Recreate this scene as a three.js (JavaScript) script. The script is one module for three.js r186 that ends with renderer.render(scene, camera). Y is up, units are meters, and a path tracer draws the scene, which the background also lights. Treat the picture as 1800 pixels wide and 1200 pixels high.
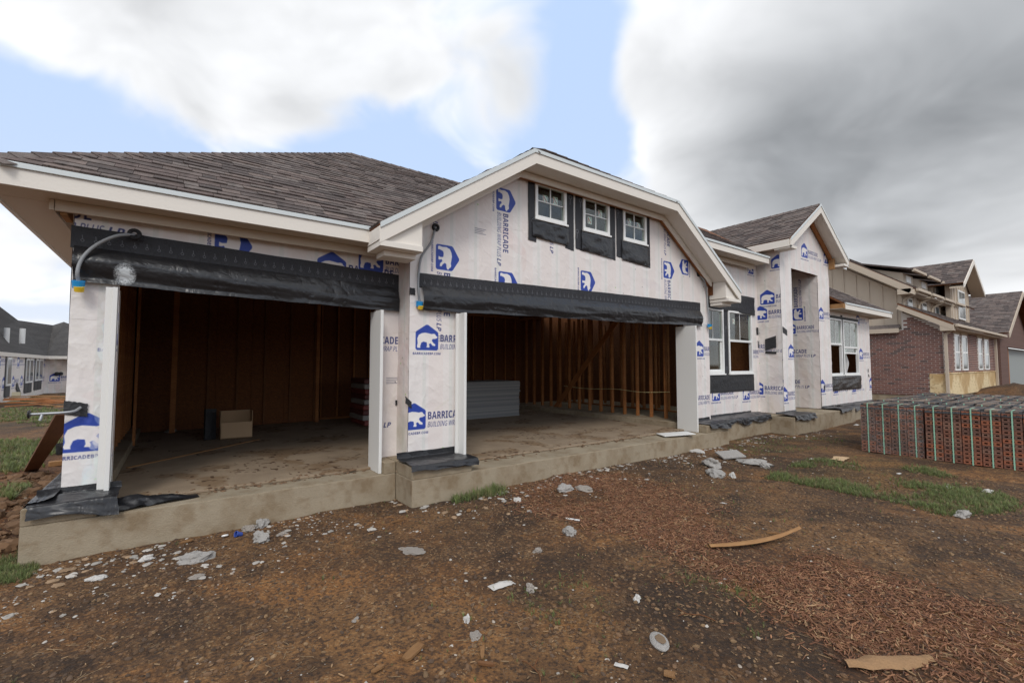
import * as THREE from 'three';
import { mergeGeometries, mergeVertices, toCreasedNormals } from 'three/addons/utils/BufferGeometryUtils.js';
import { RoundedBoxGeometry } from 'three/addons/geometries/RoundedBoxGeometry.js';

// ---------------------------------------------------------------- camera, sky, sun, exposure
const scene = new THREE.Scene();
const CAM = { y: 1.4, yaw: 36.3 * Math.PI / 180, pitch: 3.0 * Math.PI / 180, f: 800 };
const camera = new THREE.PerspectiveCamera(2 * Math.atan(600 / 800) * 180 / Math.PI, 1024 / 682, 0.05, 2000);
camera.position.set(0, CAM.y, 0);
camera.rotation.order = 'YXZ';
camera.rotation.set(CAM.pitch, -CAM.yaw, 0);
scene.add(camera);
const renderer = new THREE.WebGLRenderer({ antialias: true });
renderer.toneMapping = THREE.LinearToneMapping;
renderer.toneMappingExposure = 1.05;
renderer.shadowMap.enabled = true;
renderer.shadowMap.type = THREE.PCFSoftShadowMap;
renderer.setSize(1024, 682);

// surveyed sight lines of the place (in the photograph's 1800 x 1200 grid) used to lay things out in metres
const V3 = (x, y, z) => new THREE.Vector3(x, y, z);
const fwd = V3(Math.sin(CAM.yaw) * Math.cos(CAM.pitch), Math.sin(CAM.pitch), -Math.cos(CAM.yaw) * Math.cos(CAM.pitch));
const rgt = V3(Math.cos(CAM.yaw), 0, Math.sin(CAM.yaw));
const upv = rgt.clone().cross(fwd);
const dirOf = (px, py) => fwd.clone().multiplyScalar(800).addScaledVector(rgt, px - 900).addScaledVector(upv, 600 - py);
const onY = (px, py, y) => { const q = dirOf(px, py), t = (y - CAM.y) / q.y; return [q.x * t, q.z * t]; };       // -> x, z
const onZ = (px, py, z) => { const q = dirOf(px, py), t = z / q.z; return [q.x * t, CAM.y + q.y * t]; };          // -> x, y
const onX = (px, py, x) => { const q = dirOf(px, py), t = x / q.x; return [q.z * t, CAM.y + q.y * t]; };          // -> z, y

// ---------------------------------------------------------------- seeded noise
function rng(seed) { let a = seed >>> 0; return () => { a = (a + 0x6D2B79F5) | 0; let t = Math.imul(a ^ (a >>> 15), 1 | a); t = (t + Math.imul(t ^ (t >>> 7), 61 | t)) ^ t; return ((t ^ (t >>> 14)) >>> 0) / 4294967296; }; }
const HT = new Float32Array(65536); { const r = rng(77); for (let i = 0; i < 65536; i++) HT[i] = r(); }
const hash2 = (i, j) => HT[((i * 73 + j * 9151 + (i * j & 1023) * 31) & 65535)];
function vn(x, y) { const i = Math.floor(x), j = Math.floor(y), u = x - i, v = y - j, a = u * u * (3 - 2 * u), b = v * v * (3 - 2 * v);
  const p = hash2(i, j), q = hash2(i + 1, j), r = hash2(i, j + 1), s = hash2(i + 1, j + 1); return p + (q - p) * a + (r - p) * b + (p - q - r + s) * a * b; }
function vnT(x, y, n) { const i = Math.floor(x), j = Math.floor(y), u = x - i, v = y - j, a = u * u * (3 - 2 * u), b = v * v * (3 - 2 * v), m = k => ((k % n) + n) % n;
  const p = hash2(m(i), m(j)), q = hash2(m(i + 1), m(j)), r = hash2(m(i), m(j + 1)), s = hash2(m(i + 1), m(j + 1)); return p + (q - p) * a + (r - p) * b + (p - q - r + s) * a * b; }
function fbm(x, y, o = 4) { let s = 0, a = .5, t = 0; for (let k = 0; k < o; k++) { s += a * vn(x + k * 17.3, y + k * 9.1); t += a; a *= .5; x *= 2.03; y *= 2.03; } return s / t; }
function fbmT(u, v, n, o = 4) { let s = 0, a = .5, t = 0; for (let k = 0; k < o; k++) { s += a * vnT(u * n, v * n, n); t += a; a *= .5; n *= 2; } return s / t; }   // tiles over u,v in 0..1
const clamp = (x, a = 0, b = 1) => Math.min(b, Math.max(a, x));
const sst = (a, b, x) => { const t = clamp((x - a) / (b - a)); return t * t * (3 - 2 * t); };
const lerp = (a, b, t) => a + (b - a) * t;

// ---------------------------------------------------------------- sky: broken cumulus over pale blue
{
  const W = 2048, H = 1024, d = new Float32Array(W * H * 4), D = new THREE.Vector3();
  // cloud banks and blue gaps that stand in the view (direction, width in radians, weight)
  const banks = [[330, 40, .26, .5], [560, 130, .22, .5], [800, 150, .16, .45], [150, 90, .18, .3], [60, 430, .3, .3], [880, 40, .12, .3], [1180, 150, .12, .5], [1250, 260, .13, .45], [1500, 120, .4, .7], [1750, 330, .3, .45], [1350, 60, .2, .3], [1620, 420, .2, .3], [900, 215, .09, .35],
    [110, 240, .14, -1.15], [30, 170, .10, -.8], [260, 255, .08, -.9], [380, 268, .07, -.7], [640, 300, .11, -1.2], [1030, 120, .07, -.95], [1010, 250, .09, -.9], [1070, 30, .07, -.6], [760, 310, .08, -.7], [1245, 0, .05, -.9], [1090, 215, .06, -.6], [500, 262, .06, -.5]].map(([px, py, w, k]) => [dirOf(px, py).normalize(), w, k]);
  const greys = [[1660, 160, .30, .44], [1450, 330, .20, .30], [660, 170, .16, .16], [900, 140, .12, .14], [1330, 300, .13, .16], [330, 70, .16, .10], [1750, 60, .2, .2]].map(([px, py, w, k]) => [dirOf(px, py).normalize(), w, k]);
  const sun = V3(-.40, .68, .62).normalize();
  for (let j = 0; j < H; j++) {
    const th = ((j + .5) / H - .5) * Math.PI;     // row 0 is the bottom
    for (let i = 0; i < W; i++) {
      const ph = ((i + .5) / W - .5) * 2 * Math.PI;
      D.set(Math.cos(th) * Math.cos(ph), Math.sin(th), Math.cos(th) * Math.sin(ph));
      const e = Math.max(D.y, 0), s = 1.85 / (e + .28), x = D.x * s, z = D.z * s;
      const wx = x + 1.1 * (fbm(x * .9 + 5, z * .9, 3) - .5), wz = z + 1.1 * (fbm(x * .9, z * .9 + 8, 3) - .5);
      let c = .72 * fbm(wx * 1.05 + 3.1, wz * 1.05 + 1.7, 7) + .28 * fbm(wx * 3.4 + 1, wz * 3.4, 5);
      let b = .10, g = 0;
      for (const [q, w, k] of banks) { const a = q.dot(D); if (a > .5) b += k * Math.exp(-(1 - a) * 2 / (w * w)); }
      for (const [q, w, k] of greys) { const a = q.dot(D); if (a > .3) g += k * Math.exp(-(1 - a) * 2 / (w * w)); }
      const cov = sst(.425, .615, c + .30 * b);
      const dens = clamp((c + .30 * b - .5) * 2.6);                        // thicker cloud lets less light through
      const fine = fbm(wx * 3.2, wz * 3.2, 5);
      let L = 1.05 - .14 * dens + .50 * (fine - .5);
      g *= .75 + .7 * (fbm(wx * 1.7 + 9, wz * 1.7, 5) - .35);
      L *= 1 - clamp(g, 0, .62);
      const hz = Math.pow(1 - e, 5);
      const blue = [lerp(.52, .80, hz), lerp(.68, .86, hz), lerp(.96, .96, hz)];
      const tint = [lerp(.985, .93, clamp(g * 1.4)), lerp(.99, .965, clamp(g * 1.4)), 1.0];
      const glow = .55 * Math.exp(-(1 - sun.dot(D)) * 9);                    // veiled sun behind thin cloud
      const k = (j * W + i) * 4;
      for (let n = 0; n < 3; n++) { let v = lerp(blue[n], L * tint[n], cov * .96); v = lerp(v, .92 * [.97, .985, 1][n], .6 * hz * hz * (1 - clamp(g))); d[k + n] = D.y < -.02 ? .16 * [1, .8, .6][n] : v * (1 + glow); }
      d[k + 3] = 1;
    }
  }
  const t = new THREE.DataTexture(d, W, H, THREE.RGBAFormat, THREE.FloatType);
  t.mapping = THREE.EquirectangularReflectionMapping; t.magFilter = THREE.LinearFilter; t.minFilter = THREE.LinearFilter; t.needsUpdate = true;
  scene.background = t; scene.environment = t;
  const L = new THREE.DirectionalLight(new THREE.Color(1, .955, .89), 1.3);
  L.position.copy(sun).multiplyScalar(60).add(V3(6, 0, -6)); L.target.position.set(6, 0, -6);
  L.castShadow = true; L.shadow.radius = 34; L.shadow.mapSize.set(4096, 4096);
  Object.assign(L.shadow.camera, { left: -40, right: 40, top: 40, bottom: -40, near: 1, far: 160 });
  L.name = 'sun'; scene.add(L, L.target);
}

// ---------------------------------------------------------------- helpers
const taken = {};
const numbered = n => { const k = taken[n] = (taken[n] ?? -1) + 1; return k ? n + '_' + String(k).padStart(3, '0') : n; };
function thing(name, label, category, pos = [0, 0, 0], turn = 0, group) {
  const o = new THREE.Group(); o.name = numbered(name); scene.add(o); o.position.set(...pos); o.rotation.y = turn;
  o.userData = { label, category }; if (group) o.userData.group = group; return o;
}
function tag(o, label, category, group) { o.userData.label = label; o.userData.category = category; if (group) o.userData.group = group; return o; }
function part(parent, name, geo, m, label) {
  const o = new THREE.Mesh(Array.isArray(geo) ? merge(geo) : geo, m); o.name = parent === scene ? numbered(name) : name;
  o.castShadow = o.receiveShadow = true; if (label) o.userData.label = label; parent.add(o); return o;
}
function merge(list) { const l = list.map(g => { const h = g.index ? g.toNonIndexed() : g; for (const k of Object.keys(h.attributes)) if (!['position', 'normal', 'uv'].includes(k)) h.deleteAttribute(k); return h; }); return l.length === 1 ? l[0] : mergeGeometries(l); }
// box from corner to corner, uv in metres
function bx(x0, x1, y0, y1, z0, z1, r = 0) {
  const w = Math.abs(x1 - x0), h = Math.abs(y1 - y0), d = Math.abs(z1 - z0);
  let g = r ? new RoundedBoxGeometry(w, h, d, 2, Math.min(r, w / 2.1, h / 2.1, d / 2.1)) : new THREE.BoxGeometry(w, h, d); if (g.index) g = g.toNonIndexed();
  boxUV(g); return g.translate((x0 + x1) / 2, (y0 + y1) / 2, (z0 + z1) / 2);
}
function boxUV(g) { const p = g.attributes.position, n = g.attributes.normal, uv = new Float32Array(p.count * 2);
  for (let i = 0; i < p.count; i++) { const ax = Math.abs(n.getX(i)), ay = Math.abs(n.getY(i)), az = Math.abs(n.getZ(i));
    if (ay >= ax && ay >= az) { uv[2 * i] = p.getX(i); uv[2 * i + 1] = p.getZ(i); } else if (ax >= az) { uv[2 * i] = p.getZ(i); uv[2 * i + 1] = p.getY(i); } else { uv[2 * i] = p.getX(i); uv[2 * i + 1] = p.getY(i); } }
  g.setAttribute('uv', new THREE.BufferAttribute(uv, 2)); return g; }
// a board between two points: width w (in the direction "side"), thickness t
function beam(a, b, w, t, side) {
  const A = V3(...a), B = V3(...b), L = A.distanceTo(B), X = B.clone().sub(A).normalize(), Y = V3(...side); Y.addScaledVector(X, -Y.dot(X)).normalize(); const Z = X.clone().cross(Y);
  const g = new THREE.BoxGeometry(L, w, t).toNonIndexed(); boxUV(g);
  return g.applyMatrix4(new THREE.Matrix4().makeBasis(X, Y, Z).setPosition(A.add(B).multiplyScalar(.5)));
}
function extr(pts, z0, z1) {   // polygon in x,y pushed along z
  const s = new THREE.Shape(pts.map(p => new THREE.Vector2(p[0], p[1])));
  const g = new THREE.ExtrudeGeometry(s, { depth: Math.abs(z1 - z0), bevelEnabled: false }); g.translate(0, 0, Math.min(z0, z1)); const h = g.index ? g.toNonIndexed() : g; h.computeVertexNormals(); return boxUV(h);
}
function tube(pts, r, seg = 24, rad = 8) { return new THREE.TubeGeometry(new THREE.CatmullRomCurve3(pts.map(p => V3(...p))), seg, r, rad); }
// sheet of nu x nv cells, f(u,v) -> [x,y,z]
function sheet(nu, nv, f, uvf) {
  const P = [], U = [], I = [];
  for (let j = 0; j <= nv; j++) for (let i = 0; i <= nu; i++) { const p = f(i / nu, j / nv); P.push(...p); U.push(...(uvf ? uvf(i / nu, j / nv, p) : [i / nu, j / nv])); }
  for (let j = 0; j < nv; j++) for (let i = 0; i < nu; i++) { const a = j * (nu + 1) + i, b = a + 1, c = a + nu + 1, e = c + 1; I.push(a, b, e, a, e, c); }
  const g = new THREE.BufferGeometry(); g.setAttribute('position', new THREE.Float32BufferAttribute(P, 3)); g.setAttribute('uv', new THREE.Float32BufferAttribute(U, 2)); g.setIndex(I); g.computeVertexNormals(); return g;
}
function lump(seed, sx, sy, sz, rough = .35, det = 2) {   // broken chunk: noisy icosahedron
  const g = mergeVertices(new THREE.IcosahedronGeometry(1, det).deleteAttribute('uv').deleteAttribute('normal')), p = g.attributes.position, r = rng(seed), ox = r() * 90, oy = r() * 90;
  for (let i = 0; i < p.count; i++) { const x = p.getX(i), y = p.getY(i), z = p.getZ(i); let k = 1 + rough * 2 * (fbm(x * 1.7 + ox + z, y * 1.7 + oy - z * .7, 3) - .5) + rough * .9 * (fbm(x * 5.1 + oy - z * 2, y * 5.1 + ox + z * 3.3, 3) - .5); const q = Math.round(k * 7) / 7; k = lerp(k, q, .5); p.setXYZ(i, x * k * sx, Math.max(y * k, -.55) * sy, z * k * sz); }
  const h = toCreasedNormals(g, .38); h.setAttribute('uv', new THREE.Float32BufferAttribute(new Float32Array(h.attributes.position.count * 2).map((_, i) => i % 2 ? h.attributes.position.getZ(i >> 1) : h.attributes.position.getX(i >> 1)), 2)); return h;
}

// ---------------------------------------------------------------- textures
function tex(n, fn, { srgb = false, rep = 1, m = n } = {}) {
  const d = new Uint8Array(n * m * 4);
  for (let j = 0; j < m; j++) for (let i = 0; i < n; i++) { const c = fn(i / n, j / m, i, j), k = (j * n + i) * 4; if (typeof c === 'number') d[k] = d[k + 1] = d[k + 2] = clamp(c) * 255; else { d[k] = clamp(c[0]) * 255; d[k + 1] = clamp(c[1]) * 255; d[k + 2] = clamp(c[2]) * 255; } d[k + 3] = 255; }
  const t = new THREE.DataTexture(d, n, m, THREE.RGBAFormat); t.magFilter = THREE.LinearFilter; t.minFilter = THREE.LinearMipmapLinearFilter; t.generateMipmaps = true; t.wrapS = t.wrapT = THREE.RepeatWrapping;
  if (srgb) t.colorSpace = THREE.SRGBColorSpace; t.repeat.set(rep, rep); t.needsUpdate = true; return t;
}
const again = (t, rx, ry = rx) => { const c = t.clone(); c.repeat.set(rx, ry); c.needsUpdate = true; return c; };
const mix3 = (a, b, t) => [lerp(a[0], b[0], t), lerp(a[1], b[1], t), lerp(a[2], b[2], t)];
const lin = (r, g, b) => new THREE.Color().setRGB(r, g, b);
const M = (o) => new THREE.MeshStandardMaterial({ roughness: .85, side: THREE.DoubleSide, ...o });
const T = {};
T.wrinkle = tex(768, (u, v) => { const a = fbmT(u + .35 * fbmT(u, v, 3, 3), v + .15 * fbmT(v, u, 3, 2), 4, 4), b = fbmT(u * 1 + .5 * v, v, 5, 3); return .55 * (1 - Math.abs(2 * a - 1)) ** 3 + .3 * (1 - Math.abs(2 * b - 1)) ** 4 + .15 * fbmT(u, v, 64, 2); });
T.film = tex(512, (u, v) => { const a = fbmT(u + .3 * fbmT(u, v, 4, 3), v, 6, 5); return (1 - Math.abs(2 * a - 1)) ** 2; });
T.fine = tex(512, (u, v) => fbmT(u, v, 64, 4));
T.wood = tex(512, (u, v) => { const g = fbmT(u, v * 1, 4, 2), k = fbmT(u + .02 * g, v, 1, 1); const s = vnT(u * 6 + .6 * g, v * 96 + 6 * g, 96) * .5 + vnT(u * 12, v * 200, 200) * .25 + g * .35; return mix3([.76, .61, .43], [.57, .42, .27], clamp(s)); }, { srgb: true });
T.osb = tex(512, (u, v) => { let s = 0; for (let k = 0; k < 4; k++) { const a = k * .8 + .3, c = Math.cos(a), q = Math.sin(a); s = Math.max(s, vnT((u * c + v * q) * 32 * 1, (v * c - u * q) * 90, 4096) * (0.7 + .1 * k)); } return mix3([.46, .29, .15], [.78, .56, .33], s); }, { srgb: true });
T.conc = tex(1024, (u, v) => { const a = fbmT(u, v, 4, 6), b = fbmT(u, v, 128, 2), c = sst(.55, .75, fbmT(u + .3, v, 7, 5)); return mix3(mix3([.60, .565, .50], [.70, .665, .60], a + .25 * (b - .5)), [.47, .39, .29], clamp(.30 * sst(.45, .85, fbmT(u + .3, v + .1, 24, 5)) + .22 * c)); }, { srgb: true });
T.concB = tex(512, (u, v) => .6 * fbmT(u, v, 16, 5) + .4 * fbmT(u, v, 128, 2));
T.dirt = tex(2048, (u, v) => {
  const a = fbmT(u, v, 6, 5), b = fbmT(u + .4, v + .2, 40, 4), c = fbmT(u, v, 170, 3), w = sst(.70, .78, vnT(u * 330, v * 330, 330)) * sst(.5, .7, b);
  let k = mix3([.30, .215, .140], [.47, .335, .205], clamp(.5 + 2.0 * (a - .5) + 1.1 * (b - .5)));
  k = mix3(k, [.24, .17, .12], .75 * sst(.52, .72, 1 - c)); k = mix3(k, [.60, .45, .30], .5 * sst(.60, .75, c)); return mix3(k, [.60, .54, .46], .5 * w);
}, { srgb: true });
T.dirtB = tex(1024, (u, v) => .45 * fbmT(u, v, 20, 5) + .4 * (1 - Math.abs(2 * fbmT(u, v, 48, 3) - 1)) + .15 * fbmT(u, v, 256, 2));
T.grain = tex(256, (u, v) => { const a = vnT(u * 128, v * 128, 128), b = fbmT(u, v, 8, 3); return .62 + .5 * (a - .5) + .5 * (b - .5); });
T.stone = tex(512, (u, v) => { const a = fbmT(u, v, 6, 4), b = vnT(u * 60, v * 60, 60); return mix3(mix3([.88, .80, .64], [.74, .62, .44], sst(.4, .7, a)), [.62, .52, .38], sst(.75, .9, b) * .6); }, { srgb: true });

const mat = {
  fascia: M({ color: lin(.75, .70, .63), bumpMap: again(T.fine, 1), bumpScale: .001, roughness: .7 }),
  drip: M({ color: lin(.60, .64, .64), roughness: .45 }),
  soffit: M({ color: lin(.60, .53, .44), roughness: .8 }),
  white: M({ color: lin(.74, .73, .70), roughness: .5, bumpMap: again(T.fine, 2), bumpScale: .0008 }),
  vinyl: M({ color: lin(.80, .80, .78), roughness: .35 }),
  black: M({ color: lin(.018, .018, .020), roughness: .33, bumpMap: again(T.film, .8), bumpScale: .010 }),
  felt: M({ color: lin(.022, .022, .024), roughness: .62, bumpMap: again(T.film, 2), bumpScale: .006 }),
  wood: M({ color: lin(.80, .54, .36), map: again(T.wood, 1.2, 1.2), roughness: .8 }),
  woodDark: M({ color: lin(.36, .25, .18), map: again(T.wood, 1.2, 1.2), roughness: .85 }),
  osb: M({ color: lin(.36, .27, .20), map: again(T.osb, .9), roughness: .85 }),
  conc: M({ map: again(T.conc, .45), bumpMap: again(T.concB, 1), bumpScale: .006, roughness: .92, color: lin(.80, .74, .66) }),
  glass: new THREE.MeshPhysicalMaterial({ color: lin(.86, .92, .89), transmission: 1, thickness: 0, roughness: .03, ior: 1.5, side: THREE.DoubleSide }),
  metal: M({ color: lin(.35, .36, .37), roughness: .45, metalness: .7 }),
  blue: M({ color: lin(.02, .28, .62), roughness: .4 }),
  yellow: M({ color: lin(.75, .50, .03), roughness: .5 }),
  mortar: M({ color: lin(.36, .34, .315), roughness: .95, bumpMap: again(T.concB, 4), bumpScale: .01 }),
  card: M({ color: lin(.42, .28, .16), roughness: .9 }),
  scrap: M({ color: lin(.80, .74, .66), map: again(T.wood, 3), roughness: .85 }),
  beige: M({ color: lin(.50, .42, .33), roughness: .75, bumpMap: again(T.fine, 1), bumpScale: .001 }),
  strap: M({ color: lin(.30, .55, .40), roughness: .4 }),
};
const shingleTones = [[.185, .143, .128], [.130, .100, .091], [.225, .172, .150], [.160, .118, .106], [.205, .168, .152], [.112, .087, .080]].map(c => M({ color: lin(...c), map: again(T.grain, 2.2), bumpMap: again(T.grain, 2.2), bumpScale: .003, roughness: .95 }));

// ---------------------------------------------------------------- ground
const gauss = (x, z, cx, cz, r, h) => h * Math.exp(-((x - cx) ** 2 + (z - cz) ** 2) / (r * r));
function gh(x, z) {
  let y = -.345 + .075 * Math.exp(-((x - 5.2) ** 2) / 6) * sst(-3.4, -5.2, z) + .04 * sst(6, 11, x);
  y += .24 * sst(13, 24, x); y -= .4 * sst(20, 45, -z) * sst(2, -6, x);
  y += gauss(x, z, -2.3, -8.2, 1.5, .20) + gauss(x, z, -1.9, -6.9, .7, .10) ;
  { const m = gauss(x, z, 31.5, -2.9, 2.4, .75) + gauss(x, z, 36, -2.4, 2, .5); if (m > .01) y += m * (.7 + .9 * (fbm(x * 1.1, z * 1.1, 4) - .3)); }
  y -= gauss(x, z, 9.2, -.9, 1.2, .06);
  const d = Math.hypot(x - 4, z + 3), near = 1 - sst(9, 16, d);
  y += .07 * (fbm(x * .5 + 3, z * .5 + 7, 3) - .5) + (near > 0 ? near * (.040 * (fbm(x * 2.3, z * 2.3, 3) - .5) + .020 * (fbm(x * 8, z * 8, 3) - .5)) : 0);
  const mud = sst(-.9, -1.6, x) * sst(-20, -9, z);
  if (mud > 0) y += mud * .16 * (fbm(x * 2.6 + 9, z * 2.6, 4) - .45);
  return y;
}
const G = (px, py) => { let [x, z] = onY(px, py, -.33); for (let k = 0; k < 3; k++) [x, z] = onY(px, py, gh(x, z)); return [x, gh(x, z), z]; };
const inPoly = (P, x, z) => { let c = false; for (let i = 0, j = P.length - 1; i < P.length; j = i++) { const [a, b] = P[i], [d, e] = P[j]; if ((b > z) !== (e > z) && x < (d - a) * (z - b) / (e - b) + a) c = !c; } return c; };
const gp = L => L.map(([a, b]) => { const q = G(a, b); return [q[0], q[2]]; });
const mulchArea = gp([[905, 868], [985, 838], [1110, 835], [1190, 862], [1250, 905], [1335, 955], [1480, 985], [1620, 1030], [1795, 1075], [1799, 1199], [1560, 1195], [1420, 1110], [1290, 1040], [1180, 975], [1040, 925], [930, 895]]);
const grassAreas = [[gp([[1345, 842], [1400, 815], [1500, 800], [1640, 825], [1790, 880], [1795, 905], [1650, 905], [1560, 880], [1440, 858]]), 1], [gp([[1275, 775], [1380, 770], [1480, 760], [1490, 785], [1350, 800], [1280, 795]]), .6], [gp([[65, 970], [190, 925], [330, 905], [300, 935], [180, 965], [70, 985]]), .8], [gp([[780, 845], [870, 835], [890, 870], [800, 885]]), .9], [gp([[480, 895], [680, 865], [680, 885], [500, 915]]), .4], [gp([[0, 985], [90, 962], [40, 1020], [0, 1030]]), .7], [gp([[930, 1030], [1010, 1010], [1080, 1060], [1070, 1110], [950, 1090], [900, 1060]]), .25], [gp([[1180, 1000], [1330, 1040], [1340, 1130], [1230, 1080]]), .22]];
{
  const ax = (lo, hi, c0, c1, fineStep, grow) => { const L = []; let x = c0; while (x < c1) { L.push(x); x += fineStep; } let s = fineStep; x = c1; while (x < hi) { L.push(x); s *= grow; x += s; } L.push(hi); s = fineStep; x = c0 - s; while (x > lo) { L.unshift(x); s *= grow; x -= s; } L.unshift(lo); return L; };
  const xs = ax(-400, 400, -2.4, 12.5, .045, 1.09), zs = ax(-400, 60, -6.3, -.9, .04, 1.10);
  const P = [], U = [], C = [], I = [], nx = xs.length, nz = zs.length;
  for (const z of zs) for (const x of xs) {
    P.push(x, gh(x, z), z); U.push(x, z);
    // soils: ochre clay, darker damp loam, greener where seedlings and turf root
    const a = fbm(x * .55 + 20, z * .55 + 4, 4), b = fbm(x * 1.7 + 2, z * 1.7 + 31, 4); let c = mix3([.84, .80, .76], [.46, .44, .45], sst(.46, .64, a)); c = mix3(c, [1.12, .96, .76], sst(.50, .68, fbm((x + z) * .9 + 2, (z - x) * 2.2 + 31, 4)) * .8); c = mix3(c, [.40, .38, .39], .8 * sst(.58, .68, b));
    let far = sst(14, 30, Math.hypot(x, z)); const turf = sst(.47, .62, fbm(x * .22 + 7, z * .3 + 2, 4));
    c = mix3(c, [.62, .82, .42], .8 * far * turf * sst(14, 6, x));
    for (const [A, k] of grassAreas) if (inPoly(A, x, z)) c = mix3(c, [.66, .74, .42], .35 * k);
    { const jx = x + .5 * (fbm(x * 2 + 3, z * 2, 3) - .5), jz = z + .5 * (fbm(x * 2, z * 2 + 9, 3) - .5); if (inPoly(mulchArea, jx, jz)) c = mix3(c, [.74, .58, .48], .7); }
    const mud = sst(-.8, -1.5, x) * sst(-14, -9, z) * sst(-3.5, -5.5, z); c = mix3(c, [1.05, .74, .52], .8 * mud);
    C.push(c[0] * 1.03, c[1] * 1.08, c[2] * 1.06);
  }
  for (let j = 0; j < nz - 1; j++) for (let i = 0; i < nx - 1; i++) { const p = j * nx + i; I.push(p, p + nx, p + 1, p + 1, p + nx, p + nx + 1); }
  const g = new THREE.BufferGeometry(); g.setAttribute('position', new THREE.Float32BufferAttribute(P, 3)); g.setAttribute('uv', new THREE.Float32BufferAttribute(U, 2)); g.setAttribute('color', new THREE.Float32BufferAttribute(C, 3)); g.setIndex(I); g.computeVertexNormals();
  const o = part(scene, 'ground', g, M({ map: again(T.dirt, .31), bumpMap: again(T.dirtB, .55), bumpScale: .035, vertexColors: true, roughness: 1 })); o.userData = { kind: 'structure' };
}

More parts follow.
